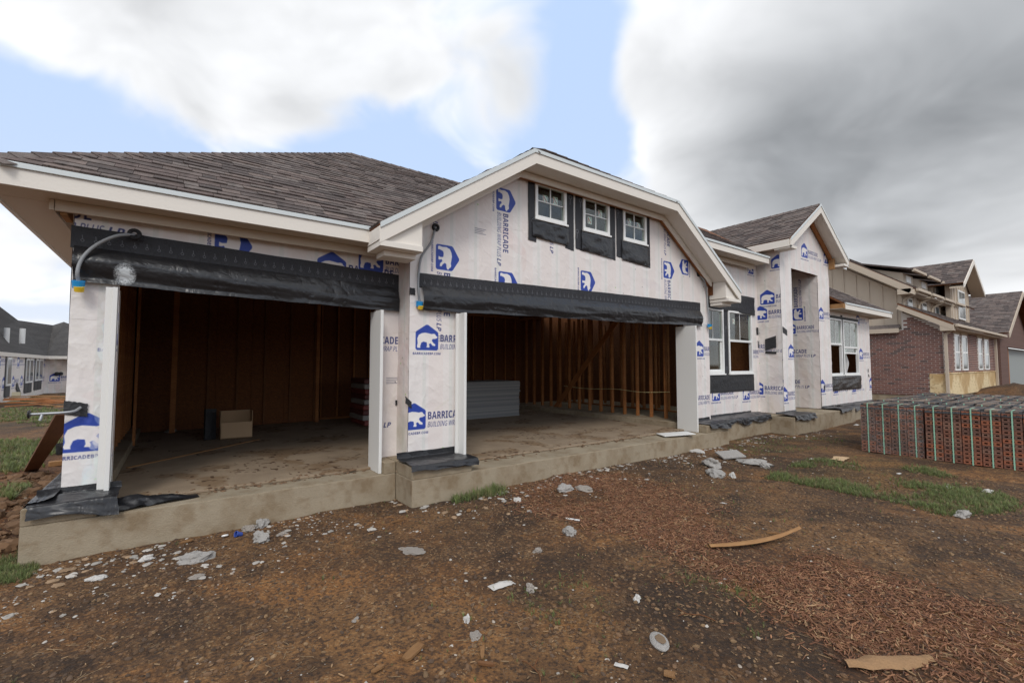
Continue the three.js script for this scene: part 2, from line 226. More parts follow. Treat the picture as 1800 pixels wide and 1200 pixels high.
// ---------------------------------------------------------------- printed house wrap
const BEAR = [[.08, .10], [.21, .10], [.20, .17], [.25, .33], [.34, .37], [.48, .35], [.50, .22], [.47, .13], [.60, .12], [.61, .19], [.58, .27], [.66, .31], [.74, .21], [.86, .19], [.87, .27], [.78, .33], [.71, .43], [.75, .50], [.86, .51], [.95, .55], [.97, .60], [.90, .65], [.86, .72], [.80, .74], [.70, .72], [.56, .75], [.41, .77], [.26, .74], [.13, .66], [.07, .50], [.09, .30], [.06, .18]];
const INK = 'rgb(38,66,158)', INKD = 'rgb(44,52,110)';
class Wrap {
  constructor(x0, x1, y0, y1, S = 170) {
    Object.assign(this, { x0, x1, y0, y1, S }); this.c = document.createElement('canvas'); this.c.width = Math.ceil((x1 - x0) * S); this.c.height = Math.ceil((y1 - y0) * S);
    const g = this.g = this.c.getContext('2d'); g.fillStyle = 'rgb(229,224,221)'; g.fillRect(0, 0, this.c.width, this.c.height);
    for (let x = .2; x < x1 - x0; x += .405) { g.fillStyle = 'rgba(196,206,200,.28)'; g.fillRect(x * S, 0, S * .05, this.c.height); g.fillStyle = 'rgba(226,196,192,.16)'; g.fillRect((x + .09) * S, 0, S * .22, this.c.height); }
    const r = rng(Math.floor(x0 * 100 + y1 * 31 + 999));   // dust, scuffs, faint show-through of the sheathing joints
    for (let k = 0; k < 90; k++) { g.fillStyle = `rgba(${150 + r() * 40},${130 + r() * 40},${110 + r() * 40},${.02 + .05 * r()})`; g.beginPath(); g.ellipse(r() * this.c.width, r() * this.c.height, 6 + r() * 60, 3 + r() * 22, r() * 3, 0, 7); g.fill(); }
    for (let k = 0; k < 8 * (x1 - x0); k++) { g.fillStyle = r() < .3 ? 'rgba(120,190,70,.7)' : 'rgba(120,122,120,.8)'; g.beginPath(); g.arc(r() * this.c.width, r() * this.c.height, S * .011, 0, 7); g.fill(); }
  }
  logo(x, y, { s = .36, rot = 0, flip = 1, text = true, com = true, k = 1 } = {}) {   // x,y: lower left corner of the emblem; rot turns clockwise
    const g = this.g, S = this.S * s; g.save(); g.translate((x - this.x0) * this.S, (this.y1 - y) * this.S); g.rotate(rot * Math.PI / 180); g.scale(flip, 1);
    g.fillStyle = INK; g.beginPath(); const q = [[0.06, 0], [.94, 0], [1, .06], [1, .70], [.96, .76], [.54, 1.03], [.46, 1.03], [.04, .76], [0, .70], [0, .06]]; q.forEach(([a, b], i) => g[i ? 'lineTo' : 'moveTo'](a * S, -b * S)); g.fill();
    g.fillStyle = 'rgb(230,226,224)'; g.beginPath(); BEAR.forEach(([a, b], i) => g[i ? 'lineTo' : 'moveTo'](a * S, -(b * .92) * S)); g.closePath(); g.fill();
    if (com) { g.fillStyle = INKD; g.font = `bold ${S * .135}px sans-serif`; g.fillText('BARRICADEBP.COM', -S * .12, S * .19, S * 1.24); }
    if (text) { g.fillStyle = INKD; g.font = `bold ${S * .40}px sans-serif`; g.fillText('BARRICADE', S * 1.07, -S * .36, S * 1.75 * k); g.font = `italic ${S * .285}px sans-serif`; g.fillText('BUILDING WRAP PLUS', S * 1.07, -S * .06, S * 1.95 * k); g.font = `italic bold ${S * .285}px sans-serif`; g.fillText('LP', S * (1.07 + 2.0 * k), -S * .06); }
    g.restore();
  }
  small(x, y) { const g = this.g; g.save(); g.fillStyle = 'rgba(90,90,110,.8)'; for (let k = 0; k < 4; k++) g.fillRect((x - this.x0) * this.S, (this.y1 - y) * this.S + k * this.S * .024, this.S * (.2 - .03 * (k % 3)), this.S * .008); g.restore(); }
  smear(x, y, w, h, a = .5) { const g = this.g, r = rng(Math.floor(x * 77 + y * 131 + 5000)); for (let k = 0; k < 60; k++) { g.fillStyle = `rgba(${225 + r() * 20},${232 + r() * 15},${232 + r() * 15},${a * (.2 + .5 * r())})`; g.beginPath(); g.ellipse((x + (r() - .5) * w - this.x0) * this.S, (this.y1 - y - (r() - .5) * h) * this.S, this.S * (.01 + .05 * r()), this.S * (.02 + .12 * r()), (r() - .5), 0, 7); g.fill(); } }
  mat() { const t = new THREE.CanvasTexture(this.c); t.colorSpace = THREE.SRGBColorSpace; t.wrapS = t.wrapT = THREE.ClampToEdgeWrapping; t.anisotropy = 8;
    const b = again(T.wrinkle, (this.x1 - this.x0) / 1.7, (this.y1 - this.y0) / 1.7); return M({ map: t, bumpMap: b, bumpScale: .012, roughness: .5, color: lin(.97, .96, .95) }); }
}
// flat wall in x,y at z (or, with side = true, in z,y at x), cut by openings and by a roof line; breathes a few millimetres in and out
function wallGeo(w, at, { holes = [], top = null, side = false, cell = .07, amp = .007, y0 = w.y0, flat = false } = {}) {
  const brk = (a, b, cuts) => { const c = [a, ...cuts.filter(v => v > a && v < b), b].sort((p, q) => p - q), o = []; for (let i = 0; i < c.length - 1; i++) { const n = Math.max(1, Math.ceil((c[i + 1] - c[i]) / cell)); for (let k = 0; k < n; k++) o.push(lerp(c[i], c[i + 1], k / n)); } o.push(b); return o; };
  const xs = brk(w.x0, w.x1, holes.flatMap(h => [h[0], h[1]])), ys = brk(y0, w.y1, holes.flatMap(h => [h[2], h[3]])), P = [], U = [], I = [], nx = xs.length;
  for (const y of ys) for (const x of xs) { const yy = top ? Math.min(y, top(x)) : y, d = flat ? 0 : amp * (fbm(x * 1.3 + at * 7, yy * 1.1 + at, 3) * 2 - .4) + amp * .6 * (fbm(x * 5 + at, yy * 1.6 + 4, 2) - .5) * 2; side ? P.push(at - d, yy, x) : P.push(x, yy, at + d); U.push((x - w.x0) / (w.x1 - w.x0), (yy - w.y0) / (w.y1 - w.y0)); }
  for (let j = 0; j < ys.length - 1; j++) for (let i = 0; i < nx - 1; i++) { const mx = (xs[i] + xs[i + 1]) / 2, my = (ys[j] + ys[j + 1]) / 2; if (holes.some(h => mx > h[0] && mx < h[1] && my > h[2] && my < h[3])) continue; if (top && ys[j] >= top(mx) + .02) continue; const a = j * nx + i; I.push(a, a + 1, a + nx + 1, a, a + nx + 1, a + nx); }
  const g = new THREE.BufferGeometry(); g.setAttribute('position', new THREE.Float32BufferAttribute(P, 3)); g.setAttribute('uv', new THREE.Float32BufferAttribute(U, 2)); g.setIndex(I); g.computeVertexNormals(); return g;
}

// ================================================================= the house under construction
const house = thing('house_under_construction', 'long single-storey house under construction wrapped in white printed sheeting, with two open garage bays', 'house');
const zA = -6.10, zB = -5.72, zC = -5.95, zD = -5.35, zE = -5.45;     // wall planes: small garage, large garage, window wall, entry tower, far window wall

// concrete: each pour its own block
part(house, 'foundation', [bx(-1.06, 2.34, -.8, 0, -12.3, -5.745, .012), bx(-1.06, -.56, .0, .15, -12.3, -5.75, .012), bx(2.18, 2.34, .0, .148, -6.4, -5.75, .01)], mat.conc);
part(house, 'foundation', [bx(2.345, 9.72, -.8, -.003, -12.3, -5.25, .012), bx(2.35, 3.20, -.003, .15, -6.3, -5.255, .01), bx(8.86, 9.71, -.003, .15, -12.2, -5.255, .012)], mat.conc);
part(house, 'foundation', [bx(9.725, 12.3, -.8, .13, -12.3, -5.46, .01), bx(12.1, 16.2, -.8, .133, -12.3, -4.9, .012), bx(16.205, 20.15, -.8, .128, -12.3, -5.0, .012)], mat.conc);
// garage floor poured on top, a small lip above the door sill; dried mud carried in on boots and tyres
{
  const mudTex = tex(1024, (u, v) => { const a = fbmT(u, v, 5, 6), b = fbmT(u + .2, v + .6, 11, 5), s = sst(.56, .68, b) * sst(.35, .6, a), f = sst(.74, .82, vnT(u * 90, v * 90, 90)) * sst(.5, .6, b); let c = mix3([.56, .50, .43], [.66, .60, .52], fbmT(u, v, 24, 4)); c = mix3(c, [.47, .37, .26], .55 * s); return mix3(c, [.28, .19, .12], .8 * f); }, { srgb: true });
  const fm = M({ map: again(mudTex, .22), bumpMap: again(T.concB, .8), bumpScale: .004, roughness: .85, color: lin(.85, .8, .74) });
  part(house, 'garage_floor', [bx(-.56, 2.34, .0, .032, -12.3, -6.12, .01), bx(2.34, 8.86, .0, .03, -12.3, -5.74, .01)], fm);
}
// sill mud: crumbly ridges along the floor lip
for (const [x0, x1, z, seed] of [[-.3, 2.1, -6.08, 3], [3.35, 8.6, -5.68, 9]]) {
  const r = rng(seed), L = []; for (let k = 0; k < 150; k++) { const x = lerp(x0, x1, r()), s = .006 + .020 * r() * r(); const g = lump(seed * 100 + k % 9, s * (1 + 2 * r()), s * .5, s, .4, 1); g.rotateY(r() * 6); g.translate(x, .004 + (r() < .3 ? .03 : 0), z + (r() - .5) * .10 + (r() < .3 ? -.1 * r() - .06 : 0)); L.push(g); }
  const o = part(house, 'sill_mud', L, M({ color: lin(.17, .10, .055), roughness: 1 })); o.userData.kind = 'stuff';
}

// ---- printed wraps
const O1 = [-.50, 2.16, -1, 2.32], O2 = [3.25, 8.80, -1, 2.36];
const W1a = [9.92, 10.83, 1.20, 2.78], W1b = [11.06, 12.26, 1.20, 2.78], W2a = [16.02, 17.02, 1.10, 2.86], W2b = [17.14, 18.47, 1.10, 2.86];
const gab2 = x => x < 4.35 ? 3.02 + .667 * (x - 1.92) : x < 7.8 ? 4.62 : 3.02 + .667 * (10.37 - x);
const gabT = x => 5.62 - .645 * Math.abs(x - 14.30);
{
  const w = new Wrap(-.86, 2.49, .15, 3.06); const L = (px, py, o) => { const [x, y] = onZ(px, py, zA); w.logo(x, y, o); };
  L(104, 797, {}); L(181, 606, {}); { const [x, y] = onZ(162, 388, zA); w.logo(x - 2.82 * .42, y - .36 * .42, { s: .42 }); }
  L(378, 398, { rot: 90 }); L(557, 490, {}); L(630, 474, { s: .34 }); { const [x, y] = onZ(700, 605, zA); w.logo(x - 2.82 * .33, y - .36 * .33, { s: .33 }); const [a, b] = onZ(684, 753, zA); w.logo(a - 3.34 * .33, b, { s: .33 }); } w.small(...onZ(679, 664, zA)); w.smear(-.56, 1.2, .12, 2.0, .8); w.smear(-.6, .35, .2, .3, .5);
  part(house, 'wrapped_wall', wallGeo(w, zA, { holes: [O1] }), w.mat());
  const s = new Wrap(-12.3, zA, .15, 3.06, 60); for (let k = 0; k < 6; k++) s.logo(-11.8 + k, .5 + .9 * (k % 3)); part(house, 'wrapped_wall', wallGeo(s, -.86, { side: true }), s.mat());
}
{
  const w = new Wrap(2.49, 9.80, .15, 4.75, 190); const L = (px, py, o) => { const [x, y] = onZ(px, py, zB); w.logo(x, y, o); };
  L(730, 615, { s: .34 }); L(706, 757, { s: .34 });
  for (const [px, py] of [[872, 328], [766, 428], [876, 476], [1020, 475], [1166, 458]]) L(px, py, { rot: 90, s: .36, com: true });
  L(1210, 484, { rot: -90, s: .33, text: false }); L(1030, 300, { rot: 90 }); L(1100, 330, { rot: 90 }); L(760, 250, { rot: 90 }); L(964, 318, { rot: 90 }); L(1165, 355, { rot: 90, s: .33 });
  L(1222, 626, { s: .34 }); L(1205, 715, { s: .34 }); w.small(...onZ(834, 400, zB)); w.small(...onZ(770, 590, zB));
  part(house, 'wrapped_wall', wallGeo(w, zB, { holes: [O2, ...[[4.66, 5.36], [5.76, 6.46], [6.85, 7.56]].map(([a, b]) => [a, b, 3.82, 4.44])], top: gab2 }), w.mat());
  const s = new Wrap(zA, zB, .15, 3.06, 120); part(house, 'wrapped_wall', wallGeo(s, 2.49, { side: true, amp: .004 }), s.mat());
  const e = new Wrap(-12.3, zB, .15, 3.3, 40); part(house, 'wrapped_wall', wallGeo(e, 9.80, { side: true, holes: [[-12.3, -6.02, 0, 4]] }), e.mat());
}
{
  const w = new Wrap(9.80, 12.62, .15, 4.15); const L = (px, py, o) => { const [x, y] = onZ(px, py, zC); w.logo(x, y, o); };
  L(1252, 705, { s: .35 }); L(1306, 703, { s: .35 }); L(1310, 630, { s: .36 }); L(1315, 480, { s: .3, text: false });
  part(house, 'wrapped_wall', wallGeo(w, zC, { holes: [W1a, W1b] }), w.mat());
}
{
  const w = new Wrap(zC, zD, .15, 4.6); w.logo(-5.86, 3.02, { s: .37 }); w.logo(-6.05, 2.62, { s: .36 }); w.logo(-6.5, 1.72, { s: .36, k: 1 }); w.logo(-6.2, .62, { s: .36 }); w.logo(-5.55, 3.95, { s: .34 });
  part(house, 'wrapped_wall', wallGeo(w, 12.62, { side: true, amp: .012 }), w.mat());
  const f = new Wrap(12.62, 15.85, .15, 5.7); const L = (px, py, o) => { const [x, y] = onZ(px, py, zD); f.logo(x, y, o); };
  L(1409, 451, { s: .40 }); L(1374, 706, { s: .36 }); L(1386, 628, { s: .34 }); L(1449, 462, { s: .36 }); L(1440, 560, { s: .34 }); L(1442, 690, { s: .36 });
  part(house, 'wrapped_wall', wallGeo(f, zD, { holes: [[13.28, 15.02, -1, 4.02]], top: gabT, amp: .012 }), f.mat());
  const i = new Wrap(-7.4, zD, .15, 4.3); i.logo(-6.75, 1.62, { s: .38 }); i.logo(-7.0, .70, { s: .40 }); i.logo(-5.75, 2.75, { s: .36, rot: -90 }); i.logo(-6.3, 2.35, { s: .34, k: .8 });
  part(house, 'wrapped_wall', wallGeo(i, 15.02, { side: true, amp: .02 }), i.mat());
  const b = new Wrap(12.62, 15.02, .15, 4.3, 60); b.logo(13.3, 1.6); part(house, 'wrapped_wall', wallGeo(b, -7.4, {}), b.mat());
  part(house, 'porch_ceiling', [bx(12.7, 15.0, 4.24, 4.30, -7.38, -5.45)], mat.woodDark);
  part(house, 'porch_beam', [bx(13.0, 15.3, 4.03, 4.23, -5.47, -5.375)], mat.woodDark);
}
{
  const w = new Wrap(15.85, 19.68, .10, 3.2); const L = (px, py, o) => { const [x, y] = onZ(px, py, zE); w.logo(x, y, o); };
  L(1466, 691, { s: .34 }); L(1498, 689, { s: .34 }); L(1511, 631, { s: .36 }); L(1529, 682, { s: .36 }); L(1506, 568, { s: .3 });
  part(house, 'wrapped_wall', wallGeo(w, zE, { holes: [W2a, W2b] }), w.mat());
  const s = new Wrap(-12.3, zE, .1, 3.2, 40); part(house, 'wrapped_wall', wallGeo(s, 19.68, { side: true }), s.mat());
}
// ---- sheathing and framing behind the wrap (closes the rooms)
const OS = (x0, x1, y0, y1, o = {}) => ({ x0, x1, y0, y1, ...o });
const sheath = (g) => { const p = g.attributes.position, u = g.attributes.uv; for (let i = 0; i < p.count; i++) u.setXY(i, p.getX(i) + p.getZ(i), p.getY(i)); return g; };
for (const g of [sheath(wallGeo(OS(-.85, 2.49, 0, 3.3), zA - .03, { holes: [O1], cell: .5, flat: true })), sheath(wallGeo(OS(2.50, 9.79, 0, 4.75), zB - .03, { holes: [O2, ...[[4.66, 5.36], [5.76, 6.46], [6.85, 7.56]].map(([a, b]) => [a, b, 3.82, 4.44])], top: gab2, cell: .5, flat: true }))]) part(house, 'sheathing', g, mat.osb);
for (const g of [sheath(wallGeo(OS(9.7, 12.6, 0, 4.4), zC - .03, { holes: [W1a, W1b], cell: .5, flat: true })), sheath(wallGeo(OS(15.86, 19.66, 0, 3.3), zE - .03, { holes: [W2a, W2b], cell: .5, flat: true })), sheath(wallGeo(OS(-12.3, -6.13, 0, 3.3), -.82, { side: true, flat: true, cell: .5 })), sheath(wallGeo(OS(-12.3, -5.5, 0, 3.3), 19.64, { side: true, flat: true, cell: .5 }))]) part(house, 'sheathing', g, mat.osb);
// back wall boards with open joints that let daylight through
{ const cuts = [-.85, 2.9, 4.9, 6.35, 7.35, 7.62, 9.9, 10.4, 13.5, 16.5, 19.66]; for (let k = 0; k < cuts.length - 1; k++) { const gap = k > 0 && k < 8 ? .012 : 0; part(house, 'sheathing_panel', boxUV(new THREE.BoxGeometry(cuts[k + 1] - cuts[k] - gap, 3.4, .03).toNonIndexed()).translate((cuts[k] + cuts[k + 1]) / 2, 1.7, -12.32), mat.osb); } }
part(house, 'inner_wall', [bx(12.45, 12.6, .13, 4.2, -12.2, -6.0), bx(15.06, 15.2, .13, 4.2, -12.2, -5.6)], mat.osb);
// studs, each its own timber
const stud = (x, z, h = 2.75, dx = .038, dz = .09, m = mat.wood) => part(house, 'stud', bx(x - dx / 2, x + dx / 2, .07, h, z - dz / 2, z + dz / 2), m);
const plate = (x0, x1, z0, z1, y0, y1) => part(house, 'wall_plate', bx(x0, x1, y0, y1, z0, z1), mat.wood);
for (let z = -6.55; z > -12.2; z -= .41) stud(9.32, z, 2.9, .09, .038);                           // partition on the right of the large bay
for (let z = -6.75; z > -12.2; z -= .41) stud(10.9, z, 2.9, .09, .038);
for (let x = 2.95; x < 9.2; x += .41) stud(x, -12.24, 2.95, .038, .09);                             // rear wall of the large bay
for (let z = -6.5; z > -12.2; z -= .41) stud(-.755, z, 2.9, .09, .038);                             // left wall
stud(-.55, -9.9, 2.9, .038, .09); stud(-.05, -11.3, 2.9, .09, .09); stud(9.27, -5.95, 2.9, .09, .09); stud(9.27, -6.15, 2.9, .14, .038); stud(11.6, -8.4); stud(12.0, -9.3); stud(11.7, -10.6);
plate(9.275, 9.365, -12.2, -5.9, .032, .07); plate(10.855, 10.945, -12.2, -6.1, .135, .17); plate(2.9, 9.26, -12.285, -12.195, .032, .07); plate(-.8, -.71, -12.2, -6.2, .032, .07);
plate(9.275, 9.365, -12.2, -5.9, 2.9, 2.98); plate(-.8, -.71, -12.2, -6.2, 2.9, 2.98); plate(2.9, 9.26, -12.285, -12.195, 2.95, 3.03);
part(house, 'diagonal_brace', beam([9.24, .10, -10.4], [9.24, 2.9, -7.6], .14, .03, [0, 1, 0]), mat.wood);
// plywood sheets facing the small bay
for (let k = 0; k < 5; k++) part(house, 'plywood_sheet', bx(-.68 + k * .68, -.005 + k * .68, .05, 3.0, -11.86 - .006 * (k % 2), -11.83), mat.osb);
for (let k = 0; k < 6; k++) part(house, 'stud', bx(-.02 + k * .54, .02 + k * .54, .05, 3.0, -11.83, -11.79), mat.woodDark);
part(house, 'stud', bx(2.72, 2.80, .03, 3.0, -11.9, -11.75), mat.wood);
part(house, 'cable_run', tube([[9.26, .78, -6.4], [9.26, .74, -7.2], [9.26, .78, -8.0], [9.26, .75, -9.0], [9.26, .79, -10.0]], .006), M({ color: lin(.7, .6, .3) }));
// door headers
part(house, 'header_beam', bx(-.62, 2.3, 2.33, 2.62, -6.29, -6.14), mat.woodDark);
part(house, 'header_beam', bx(3.1, 8.95, 2.37, 2.68, -5.91, -5.76), mat.woodDark);
// white brick-mould jambs
part(house, 'door_jamb', [bx(-.545, -.505, -.002, 2.18, -6.27, -5.985, .004), bx(-.60, -.545, .16, 2.18, -6.05, -6.02, .004)], mat.white);
part(house, 'door_jamb', [bx(2.135, 2.175, .001, 2.13, -6.22, -5.82, .004), bx(2.175, 2.22, .16, 2.13, -6.04, -6.01, .004)], mat.white);
part(house, 'door_jamb', [bx(3.215, 3.255, .002, 2.14, -5.90, -5.50, .004), bx(3.17, 3.215, .155, 2.14, -5.68, -5.65, .004)], mat.white);
part(house, 'door_jamb', [bx(8.79, 8.83, .003, 2.24, -5.90, -5.42, .004), bx(8.83, 8.88, .155, 2.24, -5.68, -5.65, .004)], mat.white);

// ---- windows
function windowAt(x0, x1, y0, y1, z, { cols = 1, rows = 1, split = 0, raised = 0, sticker = false } = {}) {
  const f = .055, fr = [bx(x0, x0 + f, y0, y1, z - .05, z + .035, .006), bx(x1 - f, x1, y0, y1, z - .05, z + .035, .006), bx(x0 + f, x1 - f, y1 - f, y1, z - .05, z + .034, .006), bx(x0 + f, x1 - f, y0, y0 + f, z - .05, z + .034, .006), bx(x0 - .02, x1 + .02, y0 - .035, y0 - .001, z - .03, z + .06, .006)];
  const w = part(house, 'window', fr, mat.vinyl);
  const ix0 = x0 + f, ix1 = x1 - f, iy0 = y0 + f, iy1 = y1 - f;
  if (split) {
    const ym = lerp(iy0, iy1, split); part(w, 'sash_rail', bx(ix0, ix1, ym - .028, ym + .028, z - .02, z + .02, .004), mat.vinyl);
    part(w, 'pane', bx(ix0, ix1, ym + .028, iy1, z - .008, z - .002), mat.glass); part(w, 'muntin', bx((ix0 + ix1) / 2 - .008, (ix0 + ix1) / 2 + .008, ym + .03, iy1, z - .001, z + .005), mat.vinyl);
    const yl = raised ? lerp(iy0, ym, raised) : iy0; part(w, 'sash_rail', bx(ix0, ix1, yl, yl + .045, z - .045, z - .012, .004), mat.vinyl); part(w, 'pane', bx(ix0, ix1, yl + .045, ym - .028, z - .033, z - .027), mat.glass);
    part(w, 'sash_stile', bx(ix1 - .04, ix1, yl + .046, ym - .029, z - .044, z - .013, .004), mat.vinyl);
  } else {
    for (let a = 0; a < cols; a++) for (let b = 0; b < rows; b++) part(w, 'pane', bx(lerp(ix0, ix1, a / cols) + .006, lerp(ix0, ix1, (a + 1) / cols) - .006, lerp(iy0, iy1, b / rows) + .006, lerp(iy0, iy1, (b + 1) / rows) - .006, z - .008, z - .002), mat.glass);
    for (let a = 1; a < cols; a++) part(w, 'muntin', bx(lerp(ix0, ix1, a / cols) - .009, lerp(ix0, ix1, a / cols) + .009, iy0, iy1, z - .012, z + .006), mat.vinyl);
    for (let b = 1; b < rows; b++) part(w, 'muntin', bx(ix0, ix1, lerp(iy0, iy1, b / rows) - .009, lerp(iy0, iy1, b / rows) + .009, z - .011, z + .007), mat.vinyl);
  }
  if (sticker) { const r = rng(Math.floor(x0 * 50)), c = document.createElement('canvas'); c.width = c.height = 64; const g = c.getContext('2d'); g.fillStyle = 'rgb(225,222,214)'; g.fillRect(0, 0, 64, 64); g.strokeStyle = 'rgb(190,60,50)'; g.lineWidth = 9; g.beginPath(); g.moveTo(10, 56); g.lineTo(10, 10); g.lineTo(52, 54); g.stroke(); g.fillStyle = 'rgb(90,110,90)'; g.fillRect(40, 6, 18, 8);
    const t = new THREE.CanvasTexture(c); t.colorSpace = THREE.SRGBColorSpace; for (const [u, v] of sticker) { const sx = lerp(ix0, ix1, u), sy = lerp(iy0, iy1, v), q = new THREE.PlaneGeometry(.11, .13); q.translate(sx, sy, z - .0095); part(w, 'sticker', q, M({ map: t, roughness: .6 })); } }
  return w;
}
windowAt(4.66, 5.36, 3.82, 4.44, zB, { cols: 2, rows: 2, sticker: [[.32, .62], [.70, .66]] });
windowAt(5.76, 6.46, 3.82, 4.44, zB, { cols: 2, rows: 2, sticker: [[.25, .3], [.72, .66]] });
windowAt(6.85, 7.56, 3.82, 4.44, zB, { cols: 2, rows: 2, sticker: [[.28, .66], [.74, .6]] });
windowAt(...W1a, zC, { split: .52 }); windowAt(...W1b, zC, { split: .52, raised: .98, sticker: [[.25, .86]] });
windowAt(...W2a, zE, { split: .55, raised: .95 }); windowAt(...W2b, zE, { split: .5, raised: .75 });
// attic floor behind the gable windows keeps the loft dark; a loose curtain of wrap shows in two windows
part(house, 'loft_deck', bx(2.6, 9.7, 3.06, 3.09, -9.5, zB - .06), mat.osb);
for (const [x, z, s] of [[16.6, -5.7, .16], [18.25, -5.75, .08]]) part(house, 'loose_wrap', sheet(6, 16, (u, v) => [x + (u - .5) * s * (1.2 - .5 * v) + 0 * v, .95 + 1.0 * v, z - .06 * Math.cos(u * 3) - .03 * Math.sin(v * 9)]), M({ color: lin(.7, .68, .67), roughness: .5 }));

// ---- roofs: a deck with courses of laminated shingles laid on it, every tab cut to the roof's outline
function clipPoly(P, Q) {   // both convex, Q counter-clockwise
  let out = P; for (let i = 0; i < Q.length && out.length; i++) { const a = Q[i], b = Q[(i + 1) % Q.length], ins = p => (b[0] - a[0]) * (p[1] - a[1]) - (b[1] - a[1]) * (p[0] - a[0]) >= -1e-9, nw = [];
    for (let k = 0; k < out.length; k++) { const p = out[k], q = out[(k + 1) % out.length], ip = ins(p), iq = ins(q); if (ip) nw.push(p); if (ip !== iq) { const d1 = (b[0] - a[0]) * (p[1] - a[1]) - (b[1] - a[1]) * (p[0] - a[0]), d2 = (b[0] - a[0]) * (q[1] - a[1]) - (b[1] - a[1]) * (q[0] - a[0]), t = d1 / (d1 - d2); nw.push([lerp(p[0], q[0], t), lerp(p[1], q[1], t)]); } }
    out = nw; } return out; }
const areaOf = P => { let s = 0; for (let i = 0; i < P.length; i++) { const [a, b] = P[i], [c, d] = P[(i + 1) % P.length]; s += a * d - b * c; } return s / 2; };
const houseTabs = [];   // every shingle of the house roof, sorted later: the nearest stay single
function roofPlane(owner, pts, eave, { seed = 1, tabs = null, deckM = mat.osb, expo = .145, name = 'roof', tone = 0, deck = .05 } = {}) {
  // pts: coplanar outline in 3-D; eave: [i,j] the edge that is the eave (from left to right as seen from outside)
  const P = pts.map(p => V3(...p)), O = P[eave[0]].clone(), U = P[eave[1]].clone().sub(O).normalize(); let N = null;
  for (let i = 0; i < P.length && !N; i++) { const n = P[(i + 1) % P.length].clone().sub(P[i]).cross(P[(i + 2) % P.length].clone().sub(P[i])); if (n.length() > .05) N = n.normalize(); } if (N.y < 0) N.negate();
  const V = N.clone().cross(U); let q = P.map(p => { const d = p.clone().sub(O); return [d.dot(U), d.dot(V)]; }); if (areaOf(q) < 0) q = q.slice().reverse();
  const at = (u, v, n) => O.clone().addScaledVector(U, u).addScaledVector(V, v).addScaledVector(N, n);
  const slab = (poly, lo, hi) => { const pos = [], uv = [], n = poly.length, push = (...a) => { for (const [u, v, w] of a) { pos.push(...at(u, v, w).toArray()); uv.push(u, v); } };
    for (let i = 1; i < n - 1; i++) { push([...poly[0], hi(poly[0])], [...poly[i], hi(poly[i])], [...poly[i + 1], hi(poly[i + 1])]); if (lo.under) push([...poly[0], lo(poly[0])], [...poly[i + 1], lo(poly[i + 1])], [...poly[i], lo(poly[i])]); }
    for (let i = 0; i < n; i++) { const a = poly[i], b = poly[(i + 1) % n]; push([...a, lo(a)], [...b, lo(b)], [...b, hi(b)], [...a, lo(a)], [...b, hi(b)], [...a, hi(a)]); }
    const g = new THREE.BufferGeometry(); g.setAttribute('position', new THREE.Float32BufferAttribute(pos, 3)); g.setAttribute('uv', new THREE.Float32BufferAttribute(uv, 2)); g.computeVertexNormals(); return g; };
  const lo = () => -deck; lo.under = true; const d = part(owner, name, slab(q, lo, () => 0), deckM);
  const r = rng(seed * 991), v1 = Math.max(...q.map(p => p[1])), u0 = Math.min(...q.map(p => p[0])), u1 = Math.max(...q.map(p => p[0])), list = [];
  for (let v = -.02, row = 0; v < v1; v += expo, row++) for (let u = u0 - r() * .3; u < u1;) {
    const w = .13 + .24 * r(), th = r() < .45 ? .020 : .010, poly = clipPoly([[u + .002, v], [u + w - .002, v], [u + w - .002, v + expo + .03], [u + .002, v + expo + .03]], q.map(p => [p[0], p[1] + 0])); u += w;
    if (poly.length < 3 || areaOf(poly) < .002) continue;
    const base = () => 0, g = slab(poly, base, p => .004 + th * (1 - (p[1] - v) / (expo + .03)) + .004); const c = at((poly[0][0] + poly[2][0]) / 2, v, 0); list.push({ g, t: (Math.floor(r() * 6) + tone) % 6, d: c.length(), roof: d });
  }
  (tabs ?? []).push(...list); if (!tabs) settle(list, 0); return d;
}
function settle(list, single) {   // nearest ones single meshes, the rest joined by tone
  list.sort((a, b) => a.d - b.d); const rest = new Map();
  list.forEach((s, i) => { if (i < single) part(s.roof, 'shingle', s.g, shingleTones[s.t]); else { const k = s.roof.uuid + s.t; if (!rest.has(k)) rest.set(k, { s, L: [] }); rest.get(k).L.push(s.g); } });
  for (const { s, L } of rest.values()) part(s.roof, 'shingles', L, shingleTones[s.t]).userData.kind = 'stuff';
}
const K = .667, yE = 3.15;
// hip roof over the small garage
const rA = roofPlane(house, [[-1.36, yE, -5.63], [1.96, yE, -5.63], [6.06, yE + K * 4.26, -9.89], [2.9, yE + K * 4.26, -9.89]], [0, 1], { seed: 1, tabs: houseTabs });
const rL = roofPlane(house, [[-1.36, yE, -14.15], [-1.36, yE, -5.63], [2.9, yE + K * 4.26, -9.89]], [0, 1], { seed: 2, tabs: houseTabs });
roofPlane(house, [[10.4, yE, -14.15], [-1.36, yE, -14.15], [2.9, yE + K * 4.26, -9.89], [6.06, yE + K * 4.26, -9.89]], [0, 1], { seed: 3, tabs: houseTabs, expo: .4 });
